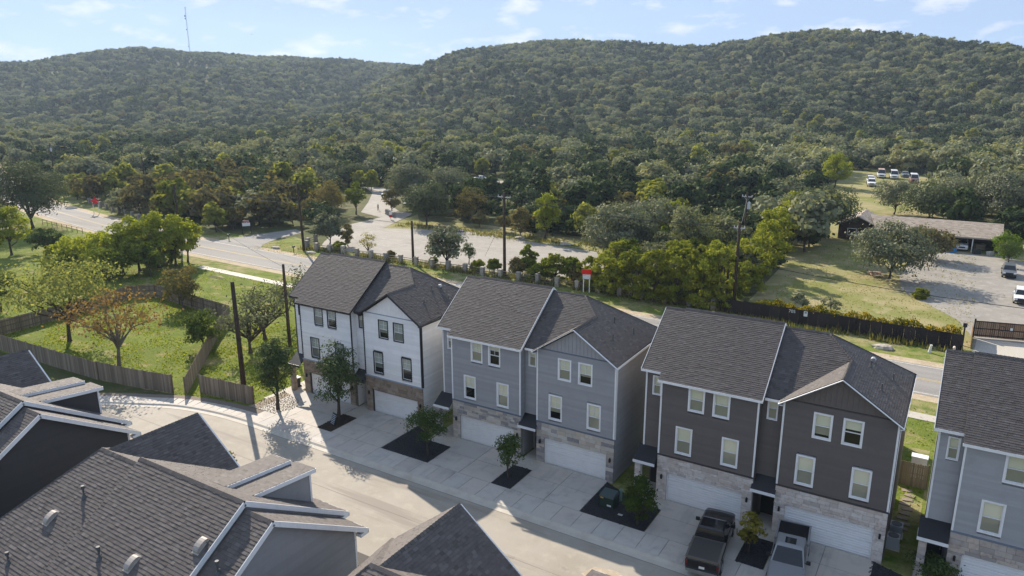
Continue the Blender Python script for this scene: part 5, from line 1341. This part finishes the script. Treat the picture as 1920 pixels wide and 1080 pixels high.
def leaves_mesh(name, r, P, d, tint, leaf, m, asp=.55):
    n = len(P)
    nr = d * 1.15 + r.normal(size=(n, 3)) * .48 + np.array([0, 0, .25]); nr /= np.linalg.norm(nr, axis=1)[:, None]
    a = np.cross(nr, r.normal(size=(n, 3))); a /= np.linalg.norm(a, axis=1)[:, None]; b_ = np.cross(nr, a)
    s = leaf * r.uniform(.6, 1.35, n)
    A = a * s[:, None]; B_ = b_ * (s * asp)[:, None]
    V = np.empty((n, 4, 3)); V[:, 0] = P - A; V[:, 1] = P - B_ + nr * (s * .12)[:, None]; V[:, 2] = P + A; V[:, 3] = P + B_ - nr * (s * .12)[:, None]
    me = bpy.data.meshes.new(name)
    me.vertices.add(n * 4); me.vertices.foreach_set('co', V.reshape(-1).astype(np.float32))
    me.loops.add(n * 4); me.loops.foreach_set('vertex_index', np.arange(n * 4, dtype=np.int32))
    me.polygons.add(n); me.polygons.foreach_set('loop_start', np.arange(0, n * 4, 4, dtype=np.int32)); me.polygons.foreach_set('loop_total', np.full(n, 4, dtype=np.int32))
    me.update(calc_edges=True); me.materials.append(m)
    at = me.attributes.new('tint', 'FLOAT', 'FACE'); at.data.foreach_set('value', tint.astype(np.float32))
    return me
def trunk_mesh(name, r, C, rad, h0, h, w, m, limbs, thick, lean=0.0, twist=.0):
    b = MB()
    base = Vector((0, 0, -.15)); kx, ky = r.uniform(-1, 1, 2) * w * .04
    top = Vector((kx + lean, ky, h0 + (h - h0) * .35))
    mid = Vector((kx * .4 + lean * .35, ky * .2, max(h0 * .75, .3)))
    b.tube([base, Vector((0, 0, .25)), mid, top], [thick * 1.5, thick * 1.1, thick * .85, thick * .5], 8)
    order = np.argsort(-rad)[:limbs]
    for i in order:
        c = Vector(C[i]); t = r.uniform(.15, .9); s = mid.lerp(top, t * .6)
        e = s.lerp(c, .95); k = s.lerp(c, .5) + Vector((r.uniform(-1, 1), r.uniform(-1, 1), r.uniform(-.2, .8))) * w * (.05 + twist)
        k2 = s.lerp(c, .78) + Vector(r.uniform(-1, 1, 3)) * w * (.04 + twist)
        b.tube([s, k, k2, e], [thick * .55, thick * .38, thick * .25, thick * .08], 5, cap=False)
        for _ in range(2):
            f = k.lerp(e, r.uniform(.3, .8)); g_ = f + Vector(r.uniform(-1, 1, 3)) * w * .14 + Vector((0, 0, w * .05))
            b.tube([f, g_], [thick * .2, thick * .05], 4, cap=False)
    return b.mesh(name, m, True)
PROTO = {}
def proto(k, h, w, seed):
    """crown and trunk meshes for one tree size; alike sizes share them"""
    key = (k, round(h * 2) / 2, round(w * 2) / 2, seed % 3)
    if key in PROTO: return PROTO[key]
    S = STY[k]; r = np.random.default_rng(abs(hash((k, key[1], key[2], key[3]))) % 99991 if False else int(sum(ord(c) for c in k) * 131 + key[1] * 17 + key[2] * 29 + key[3] * 7))
    h0 = h * S['trunk'] + (.0)
    C, rad, P, d, tint = crown_points(r, int(S['n'] * S['dens'] * max(.75, min(2.6, w * h / 75.0))), S['sub'], S['shape'], h0, h, w, S['leaf'])
    cm = leaves_mesh('crown', r, P, d, tint, S['leaf'], S['m'])
    tm = trunk_mesh('trunk', r, C, rad, h0, h, w, S['bark'], S['limbs'], max(.035, min(.4, h * (.03 if k == 'gnarl' else .022))), twist=.10 if k == 'gnarl' else .0)
    PROTO[key] = (tm, cm); return PROTO[key]
def tree(k, x, y, z, h, w, label, seed, group=None, cat='tree', name=None):
    tm, cm = proto(k, h, w, seed)
    nm = name or {'shrub': 'garden_shrub', 'yucca': 'spiky_shrub', 'cypress': 'conical_bush', 'oak': 'oak_tree', 'oakd': 'oak_tree', 'juniper': 'juniper_tree', 'autumn': 'autumn_tree', 'street': 'street_tree', 'street2': 'street_tree', 'gnarl': 'gnarled_oak'}.get(k, 'leafy_tree')
    T = thing(nm, label, 'shrub' if k in ('shrub', 'yucca', 'cypress') else cat, (x, y, z), (seed * 2.399) % 6.28, group)
    link('trunk', tm, T); link('crown', cm, T)
    return T
TREES = [
('yellow',-40.2,28.1,4.3,1.5,'tip of a small yellow-leaved sapling peeking over the near dark gable'),
('street',-49.8,40.5,7.4,4.0,'dark leafy street tree in the gravel bed left of the white house'),
('street',-43.9,42.1,7.1,5.0,'tallest street tree, in front of the white house garages'),
('feather',-33.0,40.7,4.1,3.5,'feathery leaning tree in the black bed between white and blue-grey houses'),
('small',-25.8,41.0,3.8,2.7,'small round street tree between the two blue-grey house driveways'),
('street2',-15.4,40.3,3.8,2.6,'bushy dark tree beside the green utility box'),
('yellow',-8.4,41.0,2.9,1.9,'small yellowing tree between the two parked pickups'),
('small',1.2,43.8,1.6,3.4,'low dark shrub tree at the porch of the rightmost house'),
('autumn',-72.6,39.4,8.2,10.6,'orange and red autumn tree on the fenced green lawn'),
('wispy',-85.5,41.2,9.9,13.2,'wispy pale green tree at the left fence corner of the lawn'),
('round',-69.5,47.3,4.6,4.9,'small round dark green tree against the diagonal fence'),
('brownish',-86.4,56.5,6.7,6.4,'brownish green multi-stem tree at the far corner of the lawn fence'),
('gnarl',-64.4,49.4,6.6,8.0,'gnarled leaning dark oak with bare limbs behind the brown pole'),
('gnarl',-66.8,53.4,7.4,9.5,'gnarled thin-leaved oak left of the white house'),
('gnarl',-68.5,60.7,7.0,9.0,'gnarled oak half hidden behind the white house'),
('bright',-117.2,63.0,6.6,8.4,'yellow-green tree, leftmost of the clump by the main road'),
('bright',-112.6,64.0,7.9,7.7,'yellow-green tree, second from left in the clump by the road'),
('bright',-111.8,66.2,9.4,8.2,'tall yellow-green tree in the middle of the roadside clump'),
('bright',-111.2,69.2,9.7,8.3,'tallest bright tree of the roadside clump'),
('bright',-110.2,71.6,9.1,8.3,'bright tree near the right end of the roadside clump'),
('bright',-110.7,74.2,7.7,6.4,'rightmost bright tree of the roadside clump'),
('bright',-121.3,61.8,5.7,9.6,'dull green low tree before the roadside clump'),
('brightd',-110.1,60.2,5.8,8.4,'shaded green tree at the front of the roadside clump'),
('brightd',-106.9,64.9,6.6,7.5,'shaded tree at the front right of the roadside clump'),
('bright',-143.2,61.7,8.9,9.5,'bright yellow-green tree at the left edge by the road'),
('oakd',-169.0,77.8,13.9,18.9,'big dark oak overhanging the road at the left edge'),
('round',-105.4,43.0,6.1,5.3,'dark shrub tree cut by the left picture edge'),
('juniper',-139.2,65.7,4.6,6.0,'dark low bush left of the roadside clump'),
('oak',-70.7,93.5,7.2,7.1,'grey-green tree on the verge of the gravel parking lot'),
('small',-68.8,97.4,4.0,2.9,'slender young tree right of the grey-green verge tree'),
('yellow',-88.2,94.1,4.3,4.2,'sparse yellow-green sapling by the stone pillar fence'),
('brownish',-97.0,98.2,4.4,3.3,'small brown-green sapling at the lot corner'),
('oak',-100.6,97.2,6.7,5.7,'round oak beside the utility pole at the park entrance'),
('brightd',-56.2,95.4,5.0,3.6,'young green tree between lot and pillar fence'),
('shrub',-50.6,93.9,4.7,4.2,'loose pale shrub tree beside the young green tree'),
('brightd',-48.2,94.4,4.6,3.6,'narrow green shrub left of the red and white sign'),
('shrub',-45.2,94.2,4.6,4.4,'pale shrub just behind the red and white sign'),
('shrub',-41.1,92.0,5.7,5.5,'yellow-green shrub, first right of the red and white sign'),
('shrub',-37.3,91.7,6.8,6.0,'yellow-green shrub, second right of the red and white sign'),
('shrub',-34.2,91.7,7.7,5.8,'tall bright shrub behind the pillar fence'),
('shrub',-31.0,91.8,8.3,5.9,'tall bright shrub above the brown house ridge'),
('shrub',-27.8,91.9,8.8,5.7,'tall yellow-green shrub left of the big utility pole'),
('shrub',-25.3,92.3,8.5,4.7,'yellow-green shrub at the foot of the big utility pole'),
('oak',-48.1,111.7,10.3,12.7,'large silvery oak at the right end of the parking lot'),
('oak',-47.5,123.3,9.9,12.3,'silvery oak behind the right end of the parking lot'),
('oliveg',-36.6,115.8,9.7,11.3,'olive-grey wide tree behind the tall shrubs'),
('oliveg',-31.5,118.0,9.2,8.2,'olive-grey tree beside the transformer pole'),
('bright',-43.8,125.5,9.3,7.4,'yellow-green tree behind the olive-grey wide tree'),
('bright',-68.9,123.5,9.2,6.9,'rounded yellow-green tree beyond the gravel lot'),
('brownish',-73.7,122.0,6.5,4.8,'tawny bush at the back edge of the gravel lot'),
('juniper',-65.5,129.6,4.3,6.7,'dark low juniper beyond the gravel lot'),
('brownish',-63.9,138.9,5.6,6.8,'russet thin tree behind the dark low juniper'),
('brownish',-91.9,131.6,7.8,9.5,'bare brownish tree behind the gravel lot'),
('oakd',-98.8,124.2,8.9,11.5,'dark oak at the end of the park lane'),
('oak',-116.7,140.6,10.8,14.1,'wide oak over the park lane'),
('oak',-112.5,150.5,9.9,13.8,'grey-green oak behind the park lane'),
('brownish',-117.3,134.3,6.2,5.9,'brown-green tree between the two park lanes'),
('oakd',-160.9,165.1,7.4,12.7,'dark oak left of the park lane'),
('brightd',-122.5,127.4,7.8,6.8,'yellow-green tree on the left of the park lane'),
('brownish',-126.0,122.5,8.7,10.4,'rust-tinged tree behind the entrance pole'),
('brightr',-24.5,103.3,8.3,6.2,'bright tree at the near end of the yard tree line'),
('brightr',-25.2,113.3,9.0,7.2,'bright tree, second in the yard tree line'),
('brightr',-26.1,124.9,9.0,7.6,'bright tree, third in the yard tree line'),
('brightr',-27.3,139.9,8.7,7.9,'bright tree, fourth in the yard tree line'),
('brightr',-27.9,153.3,8.6,8.1,'bright tree at the far end of the yard tree line'),
('oakd',-23.1,151.5,10.6,13.8,'dark oak with a bent trunk left of the ranch house'),
('bright',-33.8,239.4,9.8,11.3,'bright yellow-green tree left of the parked vehicles'),
('oak',-13.6,191.8,8.2,10.5,'lone oak on the field behind the ranch house'),
('oakd',-6.1,182.5,8.5,14.1,'dark oak touching the ranch house roof from behind'),
('oak',1.3,189.3,10.5,16.7,'large grey-green oak behind the carport'),
('oak',8.1,185.5,12.0,16.4,'large oak at the right edge behind the carport'),
('oak',-8.2,122.7,8.2,13.3,'spreading oak beside the picnic table'),
('olivebr',-3.6,140.6,6.0,8.0,'brown-tinged oak in front of the ranch house'),
('cypress',7.0,147.7,5.0,6.5,'dense bright green conical bush by the carport'),
('small',7.4,141.4,4.6,4.8,'pale-leaved small tree in front of the conical bush'),
('yucca',-16.2,98.4,2.2,3.0,'spiky grey shrub, left of two by the dark fence'),
('yucca',-12.9,98.9,2.1,2.8,'spiky grey shrub, right of two by the dark fence'),
('shrub',-3.4,112.1,1.3,2.2,'small bush on the yard under the oak shadow'),
]
for i, (k, x, y, h, w, lab) in enumerate(TREES):
    tree(k, x, y, 0, h, w, lab, i)
TH = random.Random(31); placed = [(t[1], t[2]) for t in TREES]
for i in range(260):
    x, y = TH.uniform(-46, -24.5), TH.uniform(93, 122)
    if y > 150 or min(math.hypot(x - a, y - b2) for a, b2 in placed) < 3.3 or (x < -44 and y > 97 and y < 108): continue
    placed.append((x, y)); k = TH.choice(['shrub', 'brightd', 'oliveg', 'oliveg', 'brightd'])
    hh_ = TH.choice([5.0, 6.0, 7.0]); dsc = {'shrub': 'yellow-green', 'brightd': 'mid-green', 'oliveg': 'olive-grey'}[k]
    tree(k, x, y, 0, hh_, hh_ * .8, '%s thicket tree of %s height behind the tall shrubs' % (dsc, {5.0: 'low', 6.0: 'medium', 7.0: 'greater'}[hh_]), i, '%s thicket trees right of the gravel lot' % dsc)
for i, x in enumerate((-64.5, -61.5, -57.2, -54.4, -52.4, -46.8, -43.4, -73.5, -83.0, -94.5)):
    k = ['shrub', 'brightd', 'brownish'][i % 3]; hh_ = [2.0, 2.5, 3.0, 2.0, 3.5, 3.0, 3.5, 1.5, 1.5, 2.0][i]
    tree(k, x, 93.6 + .25 * (i % 3), 0, hh_, hh_ * 1.2, '%s low bush on the lot side of the pillar fence' % {'shrub': 'yellow-green', 'brightd': 'mid-green', 'brownish': 'brownish'}[k], i, 'low bushes along the pillar fence', name='low_bush', cat='shrub')
# brush along the main road on the left
for i in range(60):
    t = TH.uniform(0, 1); x = -118 - t * 50 if i < 26 else -107.5 - t * 18
    if i < 26: y = 93.0 + t * 13 + TH.uniform(2, 6) - (3 if x > -126 else 0)
    else: y = TH.uniform(57, 74)
    if min(math.hypot(x - a, y - b2) for a, b2 in placed) < 2.2 or (-126 < x < -108 and y > 84): continue
    placed.append((x, y)); k = TH.choice(['brownish', 'brightd', 'oliveg', 'brightd'] if i < 26 else ['brightd', 'shrub', 'brightd'])
    hh_ = TH.choice([3.0, 4.0, 5.0]) if i < 26 else TH.choice([3.0, 4.0])
    dsc = {'brownish': 'brownish', 'brightd': 'mid-green', 'oliveg': 'olive-grey', 'shrub': 'yellow-green'}[k]
    loc_ = 'beyond the road at the left' if i < 26 else 'at the foot of the roadside clump'
    tree(k, x, y, 0, hh_, hh_ * 1.15, '%s %s brush %s' % ({3.0: 'low', 4.0: 'medium', 5.0: 'tall'}[hh_], dsc, loc_), i, '%s brush %s' % (dsc, loc_), name='roadside_shrub', cat='shrub')
# flowering hedge on top of the dark fence line
r = np.random.default_rng(77); n = 9000
hx = r.uniform(-21, 1.6, n); hh = 2.0 + .25 * np.sin(hx * 1.3) + .15 * np.sin(hx * 3.7)
P = np.stack([hx, 92.6 - .045 * (hx + 21) + r.normal(0, .35, n), r.uniform(.3, 1, n) ** .6 * hh + .12], 1)
fl = leafmat('hedge_leaves', (.065, .085, .014), (.16, .16, .025), .4, 0.0); fy = leafmat('hedge_flowers', (.36, .25, .015), (.55, .40, .03), .4, 0.0)
T = thing('flowering_hedge', 'yellow-flowered hedge along the top of the dark fence', 'hedge', (-10, 92, 0)); P -= np.array([-10, 92, 0])
isf = (P[:, 2] > 1.55) & (np.sin(P[:, 0] * .8) + r.normal(0, .6, n) > -.5) & (r.random(n) < .55)
dd = r.normal(size=(n, 3)); dd /= np.linalg.norm(dd, axis=1)[:, None]
link('hedge_foliage', leaves_mesh('hedge_foliage', r, P[~isf], dd[~isf], r.random((~isf).sum()), .12, fl), T)['kind'] = 'stuff'
link('hedge_blossom', leaves_mesh('hedge_blossom', r, P[isf], dd[isf], r.random(isf.sum()), .10, fy), T)['kind'] = 'stuff'
b = MB(); [b.tube([(x, .3, 0), (x + .1, .3, 1.5)], .03, 4) for x in np.arange(-10, 11, 1.2)]; b.build('stems', BARK, T)

# ---------------------------------------------------------------- woodland
style('w_oak', (0.1, 0.12, 0.066), (0.245, 0.262, 0.16), 0.32, 1500, 0.42, 20, 'dome', trunk=.12, limbs=4, gloss=0.05, hue=.62)
style('w_juniper', (0.013, 0.028, 0.008), (0.055, 0.085, 0.024), 0.22, 1500, 0.42, 18, 'bush', trunk=.05, limbs=3, gloss=0.03, hue=.62)
style('w_dark', (0.032, 0.055, 0.018), (0.1, 0.135, 0.042), 0.25, 1500, 0.42, 18, 'dome', trunk=.08, limbs=3, gloss=0.05, hue=.62)
style('w_yellow', (0.15, 0.17, 0.036), (0.32, 0.33, 0.08), .45, 1200, .46, 18, 'oval', trunk=.1, limbs=4, hue=.62)
style('w_ochre', (0.105, 0.096, 0.044), (0.185, 0.165, 0.078), .4, 1150, .44, 18, 'dome', trunk=.1, limbs=4, hue=.62)
style('w_grey', (0.17, 0.18, 0.085), (0.34, 0.34, 0.175), 0.32, 1500, 0.42, 20, 'dome', trunk=.12, limbs=6, bark=BARK_G, gloss=0.03, hue=.62)
WKIND = ['w_oak', 'w_juniper', 'w_dark', 'w_yellow', 'w_ochre', 'w_grey']
WSIZE = {'w_oak': (6.6, 9.0), 'w_juniper': (6.0, 6.2), 'w_dark': (6.6, 7.6), 'w_yellow': (6.8, 6.6), 'w_ochre': (6.0, 7.2), 'w_grey': (6.2, 8.4)}
def pip(px, py, poly):
    c = np.zeros(len(px), bool); n = len(poly)
    for i in range(n):
        x0, y0 = poly[i]; x1, y1 = poly[(i + 1) % n]
        cond = ((y0 > py) != (y1 > py))
        with np.errstate(divide='ignore', invalid='ignore'): t = (x1 - x0) * (py - y0) / (y1 - y0 + 1e-12) + x0
        c ^= cond & (px < t)
    return c
# open ground where no wood grows
CLEAR = [[(-128, 86), (-108, 86), (-98, 122), (-104, 134), (-120, 142), (-150, 163), (-160, 173), (-148, 175), (-118, 150), (-92, 126), (-55, 122), (-46, 100), (-20, 96), (-20, 60), (-128, 60)],
         [(-23, 60), (-23, 150), (-30, 176), (-37, 240), (-37, 298), (-8, 294), (-8, 196), (-3, 176), (14, 164), (40, 164), (40, 60)],
         [(-163, 196), (-122, 195), (-92, 192), (-92, 201), (-124, 207), (-163, 209)], [(-206, 252), (-180, 220), (-172, 226), (-198, 256)], [(-188, 193), (-160, 178), (-155, 184), (-186, 202)]]
def road_dist(px, py):
    d = np.full(len(px), 1e9)
    for p in RLINE: d = np.minimum(d, np.hypot(px - p.x, py - p.y))
    return d
wr_ = np.random.default_rng(2024)
pts = []
for (r0_, r1_, cell) in ((100, 330, 5.8), (330, 650, 5.9), (650, 1560, 6.5)):
    g = np.arange(-1600, 1600, cell)
    gx, gy = np.meshgrid(g, g); gx = gx.ravel() + wr_.uniform(-.45, .45, gx.size) * cell; gy = gy.ravel() + wr_.uniform(-.45, .45, gy.size) * cell
    a = gx * _RT[0] + gy * _RT[1]; b2 = gx * _F[0] + gy * _F[1]; rr = np.hypot(a, b2); ph = np.degrees(np.arctan2(a, b2))
    ok = (rr > r0_) & (rr <= r1_) & (np.abs(ph) < 40)
    pts.append(np.stack([gx[ok], gy[ok], rr[ok], ph[ok]], 1))
W = np.concatenate(pts)
keep = (W[:, 1] > 93) & (road_dist(W[:, 0], W[:, 1]) > 9.5)
keep &= ~((W[:, 1] < 104) & (W[:, 0] > -128))
for c in CLEAR: keep &= ~pip(W[:, 0], W[:, 1], c)
keep &= ~((np.hypot((W[:, 0] - 60), (W[:, 1] - 560)) < 24) & (wr_.random(len(W)) < .8))     # bald patch on the right slope
keep &= ~((W[:, 3] > -13.4) & (W[:, 3] < -7.0) & (W[:, 2] < 218)) & ~((W[:, 3] > -5.2) & (W[:, 3] < -.3) & (W[:, 2] > 196) & (W[:, 2] < 250))     # the park lanes stay open
for (k, x, y, h, w, lab) in TREES: keep &= np.hypot(W[:, 0] - x, W[:, 1] - y) > w * .42
rcv = np.maximum(np.interp(W[:, 3], RC_A[:, 0], RC_A[:, 1]) * (np.interp(W[:, 3], _ph, ZC_A) > 30), np.interp(W[:, 3], RC_B[:, 0], RC_B[:, 1]))
keep &= W[:, 2] < rcv * 1.04
W = W[keep]
wz = height(W[:, 0], W[:, 1])
# patchy mix of kinds
def fbm(x, y, s): return np.sin(x * s + 1.1 + 1.7 * np.sin(y * s * .7)) * np.cos(y * s * 1.1 - .6 + 1.3 * np.sin(x * s * .8)) + .6 * np.sin(x * s * 2.3 + y * s * 1.9)
pa = .6 * fbm(W[:, 0], W[:, 1], .028) + .7 * fbm(W[:, 0] - 70, W[:, 1] + 40, .0105); pb = fbm(W[:, 0] + 300, W[:, 1] - 90, .045); u = wr_.random(len(W))
kind = np.where(u < .42 + .26 * pa, 1, np.where(u < .57 + .26 * pa, 2, np.where(u < .79 + .12 * pa, 0, np.where(u < .93 + .03 * pb, 5, np.where(u < .97, 3, 4)))))
near_l = (W[:, 2] < 250) & (W[:, 0] < -118)           # thin autumn growth along the road on the left
u2 = wr_.random(len(W)); kind = np.where(near_l & (W[:, 1] < 165), np.where(u2 < .42, 4, np.where(u2 < .72, 3, np.where(u2 < .86, 2, 0))), kind)
scl = (wr_.uniform(.55, 1.05, len(W)) + .55 * (wr_.random(len(W)) < .28)) * np.interp(W[:, 2], [250, 500, 1300], [1.0, .86, .82]); rot = wr_.uniform(0, 6.28, len(W))
order = np.argsort(W[:, 2]); NIND = 285
ind = order[:NIND]; rest = order[NIND:]
NAMES = ['oak_tree', 'juniper_tree', 'evergreen_tree', 'leafy_tree', 'autumn_tree', 'pale_oak']
DESC = ['grey-green oak', 'dark juniper', 'dense dark evergreen tree', 'yellow-green tree', 'ochre autumn tree', 'pale olive oak']
KEYS = {k: [proto(k, *WSIZE[k], s) for s in range(3)] for k in WKIND}
for i in ind:
    x, y = W[i, 0], W[i, 1]; k = WKIND[kind[i]]
    if x < -118 and y < 150: where = 'in the roadside wood on the left'
    elif x < -118: where = 'in the wood left of the park lane'
    elif x < -75: where = 'in the wood behind the park lane'
    elif x < -44: where = 'in the wood behind the gravel lot'
    elif x < -18: where = 'in the wood left of the dry yard'
    else: where = 'in the wood behind the ranch house'
    sz = 'small ' if scl[i] < .78 else ('large ' if scl[i] > 1.1 else '')
    T = thing(NAMES[kind[i]], '%s%s %s' % (sz, DESC[kind[i]], where), 'tree', (x, y, wz[i]), rot[i], '%s%ss %s' % (sz, DESC[kind[i]], where))
    T.scale = (scl[i], scl[i], scl[i] * wr_.uniform(.85, 1.15))
    tm, cm = KEYS[k][i % 3]
    link('trunk', tm, T); link('crown', cm, T)
# the rest of the wood: one object, trees instanced on its points
protos = bpy.data.collections.new('woodland_kinds')
for k in WKIND:
    for s in range(3):
        tm, cm = KEYS[k][s]
        nv = len(tm.vertices)
        me = bpy.data.meshes.new('woodland_tree_' + k)
        tv = np.empty(nv * 3); tm.vertices.foreach_get('co', tv); cv = np.empty(len(cm.vertices) * 3); cm.vertices.foreach_get('co', cv)
        faces = [tuple(p.vertices) for p in tm.polygons]; nf = len(faces)
        me.from_pydata(np.concatenate([tv, cv]).reshape(-1, 3).tolist(), [], faces + [tuple(v + nv for v in p.vertices) for p in cm.polygons])
        me.materials.append(STY[k]['bark']); me.materials.append(STY[k]['m'])
        me.polygons.foreach_set('material_index', [0] * nf + [1] * len(cm.polygons))
        tt = np.zeros(nf + len(cm.polygons), np.float32); ct = np.empty(len(cm.polygons), np.float32); cm.attributes['tint'].data.foreach_get('value', ct); tt[nf:] = ct
        at = me.attributes.new('tint', 'FLOAT', 'FACE'); at.data.foreach_set('value', tt)
        protos.objects.link(bpy.data.objects.new('%d%d_woodland_tree' % (WKIND.index(k), s), me))
me = bpy.data.meshes.new('woodland')
me.from_pydata([(W[i, 0], W[i, 1], wz[i]) for i in rest], [], [])
at = me.attributes.new('which', 'INT', 'POINT'); at.data.foreach_set('value', [int(kind[i] * 3 + i % 3) for i in rest])
at = me.attributes.new('turn', 'FLOAT', 'POINT'); at.data.foreach_set('value', [float(rot[i]) for i in rest])
at = me.attributes.new('size', 'FLOAT', 'POINT'); at.data.foreach_set('value', [float(scl[i]) for i in rest])
wood = link('woodland', me); props(wood, 'dense mixed oak and juniper woodland covering the hills', 'woodland', kind='stuff')
ng = bpy.data.node_groups.new('woodland', 'GeometryNodeTree')
ng.interface.new_socket('Geometry', in_out='INPUT', socket_type='NodeSocketGeometry'); ng.interface.new_socket('Geometry', in_out='OUTPUT', socket_type='NodeSocketGeometry')
N = ng.nodes.new; gi = N('NodeGroupInput'); go = N('NodeGroupOutput')
ci = N('GeometryNodeCollectionInfo'); ci.inputs[0].default_value = protos; ci.inputs['Separate Children'].default_value = True; ci.inputs['Reset Children'].default_value = True
ip = N('GeometryNodeInstanceOnPoints'); ip.inputs['Pick Instance'].default_value = True
def named(nm, ty):
    q = N('GeometryNodeInputNamedAttribute'); q.data_type = ty; q.inputs[0].default_value = nm; return q
a1 = named('which', 'INT'); a2 = named('turn', 'FLOAT'); a3 = named('size', 'FLOAT'); cx = N('ShaderNodeCombineXYZ')
lk = ng.links.new
lk(gi.outputs[0], ip.inputs['Points']); lk(ci.outputs[0], ip.inputs['Instance']); lk(a1.outputs[0], ip.inputs['Instance Index'])
lk(a2.outputs[0], cx.inputs[2]); lk(cx.outputs[0], ip.inputs['Rotation']); lk(a3.outputs[0], ip.inputs['Scale']); lk(ip.outputs[0], go.inputs[0])
mdf = wood.modifiers.new('woodland', 'NODES'); mdf.node_group = ng
# ---------------------------------------------------------------- radio mast on the left hill, bird
T0 = 1370.0; mx_, my_ = -0.8140 * T0, 0.5808 * T0; mz = float(height(mx_, my_))
T = thing('radio_mast', 'thin guyed radio mast with dishes on the left hill', 'mast', (mx_, my_, mz))
topz = CAM_H + .1017 * T0 - mz
MASTM = mat('mast_steel', (.30, .29, .30), .6, .3)
b = MB()
for a in (0, 2.094, 4.188): b.tube([(.7 * math.cos(a), .7 * math.sin(a), 0), (.55 * math.cos(a), .55 * math.sin(a), topz)], .16, 4)
z = 0
while z < topz - 3:
    for a in (0, 2.094, 4.188): b.beam((.68 * math.cos(a), .68 * math.sin(a), z), (.68 * math.cos(a + 2.094), .68 * math.sin(a + 2.094), z + 1.8), .1, .1)
    z += 2.4
b.build('lattice', MASTM, T)
for (z, s) in ((topz - 13, 1.5), (topz - 17, 1.3), (topz - 34, 1.0), (topz - 60, .8)): MB().tube([(-1.0, -1.2, z), (-1.0, -.4, z)], [s, s * .7], 12).build('dish', BLACKM, T)
MB().box(-1.2, 1.2, -.5, .5, topz - .8, topz).build('antenna_head', MASTM, T)
for a in (.4, 2.5, 4.6):
    b = MB()
    for zt in (topz * .5, topz * .92): b.tube([(0, 0, zt), (45 * math.cos(a), 45 * math.sin(a), 2)], .05, 4)
    b.build('guy_wire', MASTM, T)
BT = 240.0
T = thing('flying_bird', 'tiny dark bird gliding in the sky above the left hill', 'bird', (-.770 * BT, .638 * BT, CAM_H + .0732 * BT), R(40))
b = MB(); b.tube([(0, -.28, 0), (0, -.12, .03), (0, .12, .03), (0, .26, .02), (0, .33, .0)], [.02, .09, .10, .06, .015], 8)
for s in (-1, 1): b.add([(0, -.10, .05), (0, .12, .05), (s * .42, .10, .17), (s * .40, -.07, .16), (s * .85, -.04, .10), (s * .02, -.10, .03), (s * .02, .12, .03)], [(0, 1, 2, 3), (3, 2, 4), (5, 3, 2, 6)])
b.add([(-.03, -.26, 0), (.03, -.26, 0), (.10, -.48, .01), (-.10, -.48, .01)], [(0, 1, 2, 3)]); b.build('bird_body', BLACKM, T)
# ---------------------------------------------------------------- air
hz = bpy.data.materials.new('haze_air'); hz.use_nodes = True; hz.node_tree.nodes.clear()
ho_ = hz.node_tree.nodes.new('ShaderNodeOutputMaterial'); pvn = hz.node_tree.nodes.new('ShaderNodeVolumePrincipled')
pvn.inputs['Color'].default_value = (.62, .78, 1.0, 1); pvn.inputs['Density'].default_value = .00013; pvn.inputs['Anisotropy'].default_value = .25
hz.node_tree.links.new(pvn.outputs[0], ho_.inputs['Volume'])
hb = MB().box(-1900, 1100, -120, 1900, -1.0, 235).build('haze', hz); props(hb, 'faint blue haze in the air over the valley', 'haze', kind='stuff')
